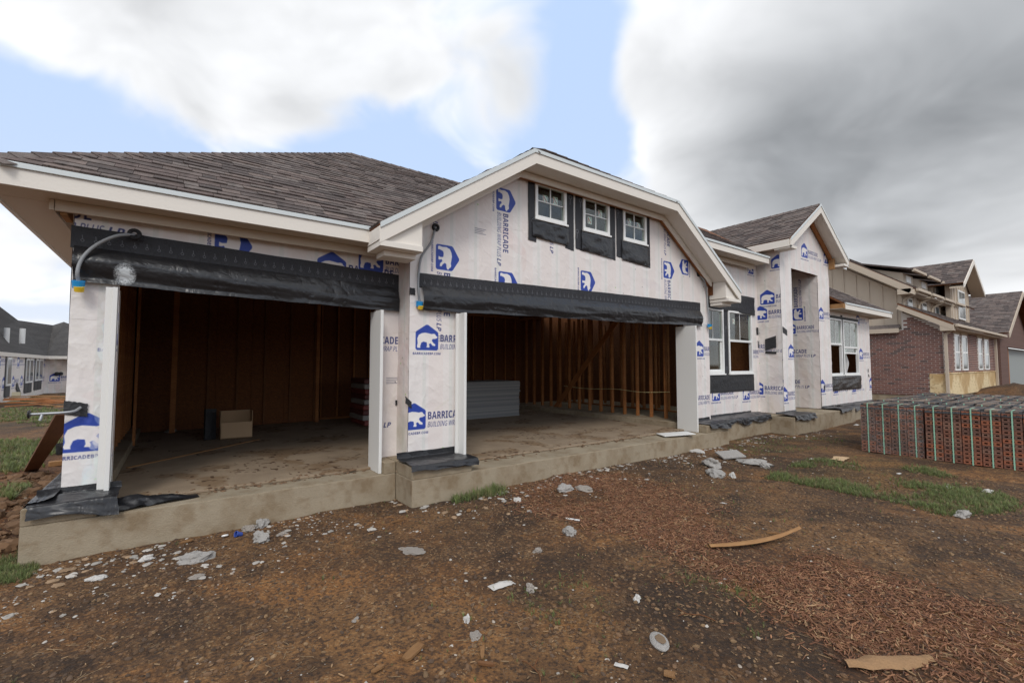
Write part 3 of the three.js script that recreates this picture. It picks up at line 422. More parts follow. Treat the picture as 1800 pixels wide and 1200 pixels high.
// clipped gable over the large garage
const yG = 3.10, gx0 = 1.90, gx1 = 10.38, gm = (gx0 + gx1) / 2, gy = x => yG + K * Math.min(x - gx0, gx1 - x), zR = -5.28, xk0 = 4.27, xk1 = gx1 - (xk0 - gx0), zk = zR - (gm - xk0);
roofPlane(house, [[gx0, yG, -5.72], [gx0, yG, zR], [xk0, gy(xk0), zR], [gm, gy(gm), zk], [gm, gy(gm), -9.95]], [0, 1], { seed: 4, tabs: houseTabs });
roofPlane(house, [[gx1, yG, zR], [gx1, yG, -12.3], [gm, gy(gm), -12.3], [gm, gy(gm), zk], [xk1, gy(xk1), zR]], [0, 1], { seed: 5, tabs: houseTabs });
roofPlane(house, [[xk0, gy(xk0), zR], [xk1, gy(xk1), zR], [gm, gy(gm), zk]], [0, 1], { seed: 6, tabs: houseTabs });
// taller roof behind the entry, entry gable, low hip over the far windows
const yC = 4.21, zCe = -5.5, kC = .625, ridC = yC + kC * 2.8;
roofPlane(house, [[8.6, yC, zCe], [12.46, yC, zCe], [12.46, yC + kC * .7, -6.2], [14.3, ridC, -8.3], [8.6, ridC, -8.3]], [0, 1], { seed: 7, tabs: houseTabs });
roofPlane(house, [[17, yC, -11.1], [8.6, yC, -11.1], [8.6, ridC, -8.3], [14.3, ridC, -8.3]], [0, 1], { seed: 8, tabs: houseTabs, expo: .4 });
part(house, 'gable_end', [extr([[-11, 3.0], [-5.6, 3.0], [-5.6, 4.15], [-8.3, 5.85], [-11, 4.2]], 0, .05).rotateY(-Math.PI / 2).translate(9.85, 0, 0)], mat.osb);
const kT = .645, tx = 14.32, tL = 12.34, tR = 16.30, yT = 4.60, ridT = yT + kT * (tx - tL), zT = -4.98;
roofPlane(house, [[tL, yT, -6.3], [tL, yT, zT], [tx, ridT, zT], [tx, ridT, -8.3]], [0, 1], { seed: 9, tabs: houseTabs });
roofPlane(house, [[tR, yT, zT], [tR, yT, -8.3], [tx, ridT, -8.3], [tx, ridT, zT]], [0, 1], { seed: 10, tabs: houseTabs });
const yW = 3.28, zW = -5.02;
roofPlane(house, [[15.88, yW, zW], [20.45, yW, zW], [17.3, yW + K * 3.15, zW - 3.15], [15.88, yW + K * 3.15, zW - 3.15]], [0, 1], { seed: 11, tabs: houseTabs });
roofPlane(house, [[20.45, yW, zW], [20.45, yW, -12.4], [17.3, yW + K * 3.15, -9.2], [17.3, yW + K * 3.15, zW - 3.15]], [0, 1], { seed: 12, tabs: houseTabs, expo: .3 });
roofPlane(house, [[17.3, yW + K * 3.15, zW - 3.15], [17.3, yW + K * 3.15, -9.2], [12.5, yW + K * 3.15, -9.2], [12.5, yW + K * 3.15, zW - 3.15]], [0, 1], { seed: 13, expo: .6, tabs: houseTabs });
settle(houseTabs, 300);
// ridge and hip caps, each folded over the edge
function caps(a, b, n, seed, w = .15, f = .05) { const A = V3(...a), B = V3(...b), X = B.clone().sub(A), L = X.length(); X.normalize(); const S = V3(0, 1, 0).cross(X).normalize(), N = X.clone().cross(S), r = rng(seed);
  for (let k = 0; k < n; k++) { const t0 = k / n * L, t1 = t0 + L / n * 1.12, P = (t, s, h) => A.clone().addScaledVector(X, t).addScaledVector(S, s).addScaledVector(N, h).toArray(), o = .028, th = .012, q = s => P(t0, s * w, o + th - f), pos = [];
    const tri = (...p) => p.forEach(v => pos.push(...v)); for (const s of [-1, 1]) { const p0 = P(t0, 0, o + th), p1 = P(t1, 0, o), e0 = P(t0, s * w, o + th - f - .02), e1 = P(t1, s * w, o - f - .02), d0 = P(t0, 0, o), g0 = P(t0, s * w, o - f - .02); tri(p0, p1, e1, p0, e1, e0, p0, e0, g0, p0, g0, d0); }
    const g = new THREE.BufferGeometry(); g.setAttribute('position', new THREE.Float32BufferAttribute(pos, 3)); g.computeVertexNormals(); g.setAttribute('uv', new THREE.Float32BufferAttribute(new Float32Array(pos.length / 3 * 2).map((_, i) => pos[(i >> 1) * 3 + (i % 2) * 2]), 2)); part(rA, 'ridge_cap', g, shingleTones[Math.floor(r() * 6)]); } }
caps([-1.36, yE, -5.63], [2.9, yE + K * 4.26, -9.89], 36, 5, .15, .085); caps([2.9, yE + K * 4.26, -9.89], [6.06, yE + K * 4.26, -9.89], 14, 6, .15, .09);
caps([tx, ridT, zT], [tx, ridT, -8.3], 18, 7, .14, .08); caps([20.45, yW, zW], [17.3, yW + K * 3.15, zW - 3.15], 24, 8, .14, .06); caps([xk0, gy(xk0), zR], [gm, gy(gm), zk], 12, 9, .12, .06); caps([xk1, gy(xk1), zR], [gm, gy(gm), zk], 12, 10, .12, .06);

// ---- fascias, drip edges, soffits, frieze boards
const F = (x0, x1, y0, y1, z0, z1, m = mat.fascia, n = 'fascia') => part(house, n, bx(x0, x1, y0, y1, z0, z1, .004), m);
F(-1.40, 1.93, 2.945, 3.10, -5.665, -5.635); F(-1.42, 1.93, 3.101, 3.15, -5.668, -5.615, mat.drip, 'drip_edge');
F(-1.415, -1.385, 2.945, 3.10, -14.1, -5.66); F(-1.43, -1.38, 3.101, 3.15, -14.1, -5.669, mat.drip, 'drip_edge');
F(-1.385, 2.48, 2.965, 2.985, -6.09, -5.666, mat.soffit, 'soffit'); F(-1.385, -.87, 2.963, 2.983, -14.1, -6.091, mat.soffit, 'soffit');
F(-.98, 2.36, 2.86, 2.963, -5.99, -5.95, mat.soffit, 'frieze_board'); F(-1.02, -.985, 2.86, 2.962, -12.3, -5.95, mat.soffit, 'frieze_board');
part(house, 'soffit_batten', bx(-.95, -.9, 2.84, 2.96, -6.3, -6.0), mat.scrap);
// clipped gable: band follows the roof line
function band(pts, h) { const n = pts.length, lo = []; for (let i = 0; i < n; i++) { const p = pts[i]; let dy = h; const sl = (a, b) => Math.abs((b[1] - a[1]) / (b[0] - a[0])); if (i === 0) dy = h * Math.hypot(1, sl(p, pts[1])); else if (i === n - 1) dy = h * Math.hypot(1, sl(pts[n - 2], p)); else { const a1 = Math.atan2(pts[i][1] - pts[i - 1][1], pts[i][0] - pts[i - 1][0]), a2 = Math.atan2(pts[i + 1][1] - pts[i][1], pts[i + 1][0] - pts[i][0]), m = (a1 + a2) / 2, k = h / Math.cos((a1 - a2) / 2); lo.push([p[0] + Math.sin(m) * k, p[1] - Math.cos(m) * k]); continue; } lo.push([p[0], p[1] - dy]); } return [...pts, ...lo.reverse()]; }
const rakeG = [[gx0, yG], [xk0, gy(xk0)], [xk1, gy(xk1)], [gx1, yG]], dn = (P, d) => P.map(([x, y]) => [x, y - d]);
part(house, 'rake_board', extr(band(dn(rakeG, .035), .17), zR + .005, zR + .035), mat.fascia);
part(house, 'drip_edge', extr(band(dn(rakeG, -.01), .055), zR + .036, zR + .052), mat.drip);
part(house, 'soffit', extr(band(dn(rakeG, .17), .02), zB + .02, zR + .004), mat.fascia);
part(house, 'frieze_board', extr(band(dn([[gx0 + .62, gy(gx0 + .62)], [xk0, gy(xk0)], [xk1, gy(xk1)], [gx1 - .62, gy(gx1 - .62)]], .20), .10), zB + .10, zB + .13), mat.fascia);
part(house, 'frieze_backing', extr(band(dn([[gx0 + .63, gy(gx0 + .63)], [xk0, gy(xk0)], [xk1, gy(xk1)], [gx1 - .63, gy(gx1 - .63)]], .205), .085), zB + .03, zB + .098), mat.wood);
part(house, 'eave_return', [bx(1.905, 2.46, 2.83, 2.90, -5.70, -5.248, .004), bx(2.02, 2.44, 2.76, 2.829, -5.70, -5.42, .004)], mat.fascia);
part(house, 'eave_return', [bx(9.84, 10.375, 2.83, 2.90, -5.70, -5.248, .004), bx(9.86, 10.26, 2.76, 2.829, -5.70, -5.42, .004)], mat.fascia);
part(house, 'fascia', bx(1.895, 1.925, 2.902, 3.07, -5.634, -5.25, .003), mat.fascia); part(house, 'eave_closure', extr([[1.94, 2.905], [2.47, 2.905], [2.47, 3.28]], -5.69, -5.30), mat.fascia); part(house, 'eave_closure', extr([[10.34, 2.905], [9.82, 3.27], [9.82, 2.905]], -5.69, -5.30), mat.fascia);
part(house, 'frieze_backing', bx(9.83, 9.90, 2.90, 3.25, -5.69, -5.55), mat.scrap);
// window wall eave
F(9.0, 12.32, 4.03, 4.17, zCe + .0, zCe + .03); F(9.0, 12.34, 4.171, 4.22, zCe + .001, zCe + .05, mat.drip, 'drip_edge'); F(9.0, 12.3, 4.045, 4.065, zC, zCe - .001, mat.soffit, 'soffit'); F(9.9, 12.2, 3.93, 4.043, zC + .13, zC + .16, mat.soffit, 'frieze_board');
// entry gable
const rakeT = [[tL, yT], [tx, ridT], [tR, yT]];
part(house, 'rake_board', extr(band(dn(rakeT, .03), .17), zT + .005, zT + .035), mat.fascia); part(house, 'drip_edge', extr(band(dn(rakeT, -.01), .05), zT + .036, zT + .05), mat.drip);
part(house, 'soffit', extr(band(dn(rakeT, .16), .02), zD + .02, zT + .004), mat.fascia); part(house, 'frieze_backing', extr(band(dn([[tL + .42, yT + kT * .42], [tx, ridT], [tR - .42, yT + kT * .42]], .19), .10), zD + .03, zD + .10), mat.wood);
part(house, 'eave_return', bx(tL, tL + .34, 4.36, 4.43, zD, zT + .035, .004), mat.fascia); part(house, 'eave_return', bx(tR - .38, tR, 4.36, 4.43, zD, zT + .035, .004), mat.fascia);
F(tL - .03, tL, 4.40, 4.58, -6.3, zT + .0, mat.fascia); F(tL, 12.60, 4.42, 4.44, -6.2, zD - .001, mat.soffit, 'soffit');
part(house, 'frieze_backing', bx(15.86, 15.95, 4.30, 4.62, zD + .02, zD + .16), mat.scrap);
// far eave
F(16.05, 20.48, 3.08, 3.23, zW + .0, zW + .03); F(16.05, 20.5, 3.231, 3.28, zW + .001, zW + .05, mat.drip, 'drip_edge'); F(15.9, 20.45, 3.09, 3.11, zE, zW - .001, mat.soffit, 'soffit'); F(20.45, 20.48, 3.08, 3.23, -12.3, zW - .001); part(house, 'frieze_backing', bx(15.9, 16.04, 3.10, 3.24, zE + .1, zW + .02), mat.scrap);

// ---- black flashing: header skirts, window tapes, base film
const nailT = (() => { const c = document.createElement('canvas'); c.width = 512; c.height = 64; const g = c.getContext('2d'); g.fillStyle = 'rgb(255,255,255)'; g.fillRect(0, 0, 512, 64); g.strokeStyle = 'rgb(255,255,255)'; return c; })();
const dots = (() => { const c = document.createElement('canvas'); c.width = c.height = 256; const g = c.getContext('2d'); g.fillStyle = 'rgb(38,38,41)'; g.fillRect(0, 0, 256, 256); g.strokeStyle = 'rgb(105,106,108)'; g.lineWidth = 3; for (let i = 0; i < 4; i++) for (let j = 0; j < 2; j++) { const x = 32 + i * 64 + (j ? 22 : 0), y = 60 + j * 110; g.beginPath(); g.arc(x, y, 8, 0, 7); g.stroke(); g.beginPath(); g.moveTo(x, y + 9); g.lineTo(x - 2, y + 34); g.stroke(); } const t = new THREE.CanvasTexture(c); t.colorSpace = THREE.SRGBColorSpace; t.wrapS = t.wrapT = THREE.RepeatWrapping; return t; })();
const feltP = M({ map: dots, roughness: .6, color: lin(.95, .95, 1), bumpMap: again(T.film, 2), bumpScale: .004 });
const sprayed = (() => { const c = document.createElement('canvas'); c.width = 1020; c.height = 240; const g = c.getContext('2d'), r = rng(4); g.fillStyle = 'rgb(36,36,38)'; g.fillRect(0, 0, 1020, 240);
  for (let k = 0; k < 2600; k++) { const a = r() * 7, q = Math.pow(r(), .7) * 34, w = clamp(1.15 - q / 34); g.fillStyle = `rgba(205,210,212,${.12 + .35 * w})`; g.beginPath(); g.arc(((-.46 + .9) / 3.4) * 1020 + Math.cos(a) * q * .8, (1 - (2.32 - 2.0) / .8) * 240 + Math.sin(a) * q, .8 + 2.2 * w * r(), 0, 7); g.fill(); }
  const t = new THREE.CanvasTexture(c); t.colorSpace = THREE.SRGBColorSpace; t.repeat.set(1 / 3.4, 1 / .8); t.offset.set(.9 / 3.4, -2.0 / .8); return M({ map: t, roughness: .33, bumpMap: again(T.film, .8), bumpScale: .010 }); })();
function skirt(x0, x1, yt0, yt1, band_, drop0, drop1, z, seed) {
  // nailed strip on the wall, then the loose film hanging in front of the opening
  const yt = x => lerp(yt0, yt1, (x - x0) / (x1 - x0)), nu = Math.ceil((x1 - x0) / .045), N = (u, v, s) => fbm(u * s + seed * 3.7, v * 1.3 + seed, 4) - .5;
  part(house, 'flashing_strip', sheet(nu, 8, (u, v) => { const x = lerp(x0, x1, u); return [x, yt(x) - band_ * v + .012 * N(u * 8, 0, 1) * (v ? 1 : 2), z + .014 + .012 * N(x, v, 4)]; }, (u, v, p) => [(p[0] - x0) / .40, v * band_ / .40]), feltP);
  part(house, 'flashing_skirt', sheet(nu, 26, (u, v) => { const x = lerp(x0 + .03, x1 - .03, u), y0 = yt(x) - band_ * .9, y1 = lerp(drop0, drop1, u) + .05 * N(x, 0, .9) + .015 * N(x, 0, 6); const bulge = .07 * Math.sin(Math.PI * Math.min(1, v * 1.15)) * (.6 + N(x, 1, .7)) , fold = .09 * (fbm(x * .8 + v * .9 + seed * 5, v * 2.6 - x * .35, 3) - .5) * v + .022 * N(x * .5, v * 3, 5) * v; return [x + .03 * N(x, v * 2, 2) * v, lerp(y0, y1, v), z + .028 + .04 * v + bulge + fold]; }, (u, v, p) => [p[0], p[1]]), seed === 1 ? sprayed : mat.black);
}
skirt(-.88, 2.50, 2.77, 2.68, .22, 2.20, 2.14, zA, 1); skirt(2.62, 9.46, 2.66, 2.80, .20, 2.15, 2.26, zB, 2);
// a patch of flashing as a crinkled quad on a wall plane
function patch(corners, z, m = mat.felt, n = 'flashing_patch', seed = 1, amp = .012, parent = house) { const [a, b, c, d] = corners; return part(parent, n, sheet(14, 12, (u, v) => { const x = lerp(lerp(a[0], b[0], u), lerp(d[0], c[0], u), v), y = lerp(lerp(a[1], b[1], u), lerp(d[1], c[1], u), v); const e = Math.min(u, 1 - u, v, 1 - v) < .02 ? .6 : 1; return [x + .012 * (fbm(v * 9 + seed, u, 3) - .5), y + .014 * (fbm(u * 9 + seed * 5, v * 2, 3) - .5), z + .010 + amp * e * fbm(u * 5 + seed * 9, v * 4, 4)]; }, (u, v, p) => [p[0], p[1]]), m); }
const rect = (x0, x1, y0, y1, t = 0) => [[x0, y0 + t], [x1, y0 - t], [x1, y1 - t], [x0, y1 + t]];
// gable windows: tape at both sides, crumpled apron below
for (const [x0, x1, s] of [[4.52, 4.69, 1], [5.33, 5.54, 2], [5.58, 5.79, 3], [6.43, 6.63, 4], [6.66, 6.88, 5], [7.53, 7.68, 6]]) patch(rect(x0, x1, 3.42 + .05 * Math.sin(s * 3), 4.55, .01), zB, feltP, 'window_tape', s, .006);
for (const [x0, x1, y, s] of [[4.60, 5.40, 3.48, 1], [5.72, 6.52, 3.42, 2], [6.80, 7.62, 3.40, 3]]) patch(rect(x0, x1, y, 3.80, .02), zB + .008, mat.black, 'window_apron', s + 20, .05);
// window wall: hood, apron and centre tape; far windows: apron and tapes
patch(rect(9.95, 12.42, 2.74, 3.22, .02), zC + .01, mat.felt, 'window_hood', 31, .04); patch(rect(9.9, 12.30, .74, 1.17), zC + .004, mat.felt, 'window_apron', 32, .03); patch(rect(10.82, 11.08, 1.0, 2.8), zC, feltP, 'window_tape', 33, .004);
patch(rect(15.95, 18.60, .62, 1.06), zE + .006, mat.black, 'window_apron', 34, .05); patch(rect(17.0, 17.16, .9, 3.0), zE, mat.felt, 'window_tape', 35, .004); patch(rect(15.9, 18.6, 2.86, 2.95), zE, feltP, 'window_tape', 36, .004);
// scattered tape patches
for (const [px, py, w, h, z, t] of [[133, 718, .17, .13, zA, .02], [686, 513, .05, .14, zA, 0], [724, 512, .08, .09, zB, 0], [701, 707, .12, .07, zA, 0], [717, 707, .09, .09, zB, .04], [1331, 582, .12, .2, zC, 0], [1333, 606, .08, .18, zC, .02]]) { const [x, y] = onZ(px, py, z); patch(rect(x - w / 2, x + w / 2, y - h / 2, y + h / 2, t), z + .004, mat.felt, 'flashing_patch', px, .006); }
for (const [px, py, w, h, t] of [[1369, 602, .20, .30, .08], [1379, 582, .26, .16, .04], [1371, 619, .16, .06, -.02], [1449, 681, .08, .14, 0], [1526, 651, .06, .12, 0], [1527, 660, .08, .08, .03]]) { const z = px > 1500 ? zE : zD; const [x, y] = onZ(px, py, z); const q = px < 1376 ? null : 1; if (q) patch(rect(x - w / 2, x + w / 2, y - h / 2, y + h / 2, t), z + .006, mat.felt, 'flashing_patch', px, .006); else part(house, 'flashing_patch', sheet(6, 6, (u, v) => [12.60 - .012 * fbm(u * 4, v * 4, 2), y - h / 2 + h * v + t * (u - .5), -5.62 + (u - .5) * .28]), mat.felt); }
// black film draped over the kerbs below the wrap
function drape(x0, x1, zw, yTop, yLow, out, seed) { const nu = Math.ceil(Math.abs(x1 - x0) / .035); part(house, 'base_film', sheet(nu, 26, (u, v) => { const x = lerp(x0, x1, u), n = fbm(x * 2.4 + seed, v * 2.6 + seed, 4) - .5, n2 = fbm(x * 8 + seed, v * 6, 3) - .5, e = .15 + 1.3 * fbm(x * 2.6 + seed * 3, 4, 3); let y, z; if (v < .2) { y = lerp(yTop, .18, v / .2); z = .014 + .03 * v; } else if (v < .65) { const t = (v - .2) / .45; y = .175 + .11 * Math.max(0, n + .08) * Math.sin(Math.PI * Math.min(1, t * 1.1)) + .03 * Math.max(0, n2); z = lerp(.02, out + .018, t); } else { const t = (v - .65) / .35; y = lerp(.172, lerp(.172, yLow, e), t) ; z = out + .02 + .10 * Math.abs(n) * t + .03 * t; } return [x + .05 * n2 * v + .10 * n * v, y + .014 * n2, zw + z + .03 * n2 * v]; }, (u, v, p) => [p[0], p[1] + p[2]]), mat.black); }
drape(-1.02, -.42, zA, .24, .02, .35, 3); drape(2.33, 3.28, zB, .26, .06, .465, 5); drape(8.95, 9.74, zB, .24, .06, .465, 7); drape(9.80, 12.10, zC, .22, .02, .49, 8); drape(12.12, 13.30, zD, .22, .05, .45, 9); drape(13.25, 15.05, -7.39, .22, .14, .1, 10); drape(14.98, 15.90, zD, .22, .06, .45, 11); drape(15.95, 19.7, zE, .2, .02, .45, 12);
part(house, 'base_film', sheet(26, 14, (u, v) => { const x = lerp(-.52, .22, u), n = fbm(u * 6 + 2, v * 5, 4) - .5; return [x + .04 * n, .012 + .10 * Math.max(0, n + .25) * Math.sin(Math.PI * Math.min(1, u * 1.1)) + .10 * (1 - u) * (1 - Math.abs(2 * v - 1)) , lerp(-6.06, -5.73 - .10 * u, v * (1 - .35 * u)) + .04 * n]; }, (u, v, p) => [p[0], p[2]]), mat.black);
part(house, 'base_film', sheet(20, 18, (u, v) => { const n = fbm(u * 5 + 7, v * 4, 4) - .5; return [lerp(-1.09, -.86, u) + .03 * n, .172 + .05 * u * u + .05 * Math.max(0, n) - .35 * Math.max(0, .22 - u), lerp(-7.4, -5.80, v) + .04 * n]; }, (u, v, p) => [p[0], p[2]]), mat.black);
// hose bib with its flashing on the left pier corner
{ const [x, y] = onZ(119, 722, zA); const t = tube([[x + .09, y + .03, zA + .03], [x + .05, y, zA + .09], [x - .15, y - .01, zA + .10], [x - .24, y - .01, zA + .10]], .014, 20, 8); const o = part(house, 'hose_bib', t, mat.metal); part(o, 'valve_wheel', new THREE.TorusGeometry(.03, .009, 6, 14).rotateY(Math.PI / 2).translate(x - .245, y - .01, zA + .10), mat.black); part(o, 'spout', tube([[x - .16, y - .01, zA + .10], [x - .165, y - .05, zA + .115], [x - .17, y - .07, zA + .12]], .012, 8, 8), mat.metal); }
// cable whips out of the wall, each ending in a blue and yellow connector
const boots = [];
for (const [pts, z, label] of [[[[236, 412], [205, 415], [165, 432], [143, 455], [136, 480], [137, 494]], zA + .13, 'grey cable whip with blue end at the left of the small garage header'], [[[765, 400], [757, 425], [742, 450], [736, 480], [734, 510], [738, 530]], zB + .05, 'grey cable whip with blue connector hanging between the two garage doors'], [[[1227, 482], [1236, 492], [1243, 510], [1245, 540], [1246, 570]], zB + .05, 'grey cable whip hanging beside the paired windows right of the large garage']]) {
  const w = thing('cable_whip', label, 'cable', [0, 0, 0], 0, 'cable whips hanging from the house wall'), P = pts.map(([a, b], i) => { const [x, y] = onZ(a, b, z + (i === 0 ? -.05 : 0)); return [x, y, z + (i === 0 ? -.05 : .0) + .02 * Math.sin(i * 2)]; }), e = P[P.length - 1];
  part(w, 'conduit', tube(P, .016, 40, 10), M({ color: lin(.26, .27, .28), roughness: .5 })); part(w, 'entry_boot', new THREE.TorusGeometry(.04, .02, 8, 16).translate(P[0][0], P[0][1], z - .035), mat.felt);
  const c = part(w, 'connector', new THREE.CylinderGeometry(.05, .045, .07, 18).rotateX(.25).translate(e[0], e[1] - .03, e[2]), mat.blue); part(c, 'seal', new THREE.CylinderGeometry(.04, .036, .05, 14).rotateX(.35).translate(e[0] + .008, e[1] - .075, e[2] + .012), mat.yellow);
}

// ================================================================= things in and around the garage
// plasterboard sheets, two taped together, in a pile
{ const g = bx(3.94, 7.58, 0, .0245, -11.15, -9.98, .003), r = rng(8), m = [M({ color: lin(.30, .30, .30), roughness: .8 }), M({ color: lin(.36, .355, .345), roughness: .8 }), M({ color: lin(.26, .265, .27), roughness: .8 })];
  for (let k = 0; k < 36; k++) { const o = part(scene, 'plasterboard_sheet', g, m[Math.floor(r() * 3)]); o.position.set((r() - .5) * .03 + (k > 24 ? .02 : 0), .034 + k * .0262, (r() - .5) * .02); tag(o, 'grey plasterboard sheet in the tall pile inside the large garage', 'plasterboard', 'plasterboard pile in the large garage'); } }
{ const r = rng(4); for (let k = 0; k < 9; k++) { const o = part(scene, 'wrapped_bundle', bx(-.32, .32, 0, .115, -.5, .5, .03), M({ color: lin(...[[.22, .05, .04], [.30, .28, .26], [.12, .035, .03]][k % 3]), roughness: .6 })); o.position.set(3.72 + (r() - .5) * .05, .035 + k * .118, -10.75 + (r() - .5) * .05); tag(o, 'dark red wrapped bundle in the pile at the back of the small garage', 'bundle', 'wrapped bundles in the garage'); } }
{ const t = thing('cardboard_box', 'open brown cardboard carton with its flap folded down on the small garage floor', 'box', [.95, .034, -10.0]);
  part(t, 'carton', [bx(-.28, .24, 0, .50, -.30, -.29), bx(-.28, -.27, 0, .5, -.29, 0), bx(.23, .24, 0, .5, -.29, 0), bx(-.27, .23, 0, .01, -.29, 0), bx(-.27, .23, .01, .30, -.011, 0)], mat.card); part(t, 'flap', beam([-.02, .30, .0], [-.02, .03, .10], .5, .008, [1, 0, 0]), M({ color: lin(.50, .34, .2), roughness: .9 }));
  const p = part(scene, 'dark_felt_board', bx(-.10, .10, 0, .56, -.02, .02, .003), mat.felt); p.position.set(.52, .034, -10.12); p.rotation.set(-.12, .5, 0); tag(p, 'dark board leaning beside the cardboard carton', 'board'); }
{ const a = onY(222, 822, .04), b = onY(455, 772, .04); tag(part(scene, 'wooden_lath', beam([a[0], .04, a[1]], [b[0], .04, b[1]], .035, .012, [0, 0, 1]), mat.scrap), 'long thin yellow lath lying across the small garage floor', 'lath'); }
{ const o = part(scene, 'white_offcut', bx(-.34, .34, 0, .012, -.16, .16, .003), mat.white); const a = onY(1186, 763, .03); o.position.set(a[0], .035, a[1] + .03); o.rotation.set(.03, -.42, .045); tag(o, 'white trim offcut lying on the sill at the right jamb of the large garage', 'offcut'); }
for (const [px, py, s, l] of [[300, 758, .09, 'crumpled white scrap on the dark floor of the small garage'], [570, 668, .05, 'pale block beside the stud wall of the large garage']]) { const a = onY(px, py, .05); const o = part(scene, 'floor_scrap', lump(px, s, s * .5, s * .7, .5), mat.mortar); o.position.set(a[0], .05, a[1]); tag(o, l, 'scrap'); }
// left of the house
{ const b = G(54, 828), [tz, ty] = onX(116, 726, -.95); tag(part(scene, 'leaning_plank', beam([b[0], b[1] + .02, b[2]], [-.95, ty, tz], .16, .035, [1, .2, .6]), mat.woodDark), 'weathered plank leaning against the left side of the wrapped house', 'plank'); }
{ const a = G(92, 818); const o = part(scene, 'timber_offcut', bx(-.09, .09, -.02, .06, -.05, .05, .004), mat.scrap); o.position.set(a[0] + .04, a[1] + .03, a[2]); o.rotation.y = .3; tag(o, 'short pale timber block on the mud beside the leaning plank', 'block'); const c = G(106, 800); const q = part(scene, 'black_pail', new THREE.LatheGeometry([[0, 0], [.07, 0], [.085, .2], [.09, .2], [.075, -.005]].map(p => new THREE.Vector2(...p)), 20), mat.black); q.position.set(c[0], c[1], c[2] - .05); tag(q, 'small black pail standing behind the left corner pier', 'pail'); }
{ const r = rng(31); for (let k = 0; k < 16; k++) { const px = 6 + r() * 108, py = 702 + r() * 14, a = G(px, py), L = 1.2 + 2.8 * r(), o = part(scene, 'lumber_board', bx(-L / 2, L / 2, 0, .04, -.07, .07, .004), k % 3 ? mat.wood : mat.scrap); o.position.set(a[0], a[1] + .05 + .02 * k, a[2]); o.rotation.set(0, -.5 + (r() - .5) * 1.3, (r() - .5) * .10); tag(o, 'pale loose board in the lumber heap left of the house', 'board', 'lumber heap on the left'); }
  const a = G(22, 704), o = part(scene, 'plywood_offcut', bx(-.35, .35, 0, .55, -.01, .01), M({ color: lin(.66, .58, .40), roughness: .8 })); o.position.set(a[0], a[1], a[2] + .3); o.rotation.set(-.3, .4, .05); tag(o, 'cream plywood offcut propped on the lumber heap', 'plywood'); }
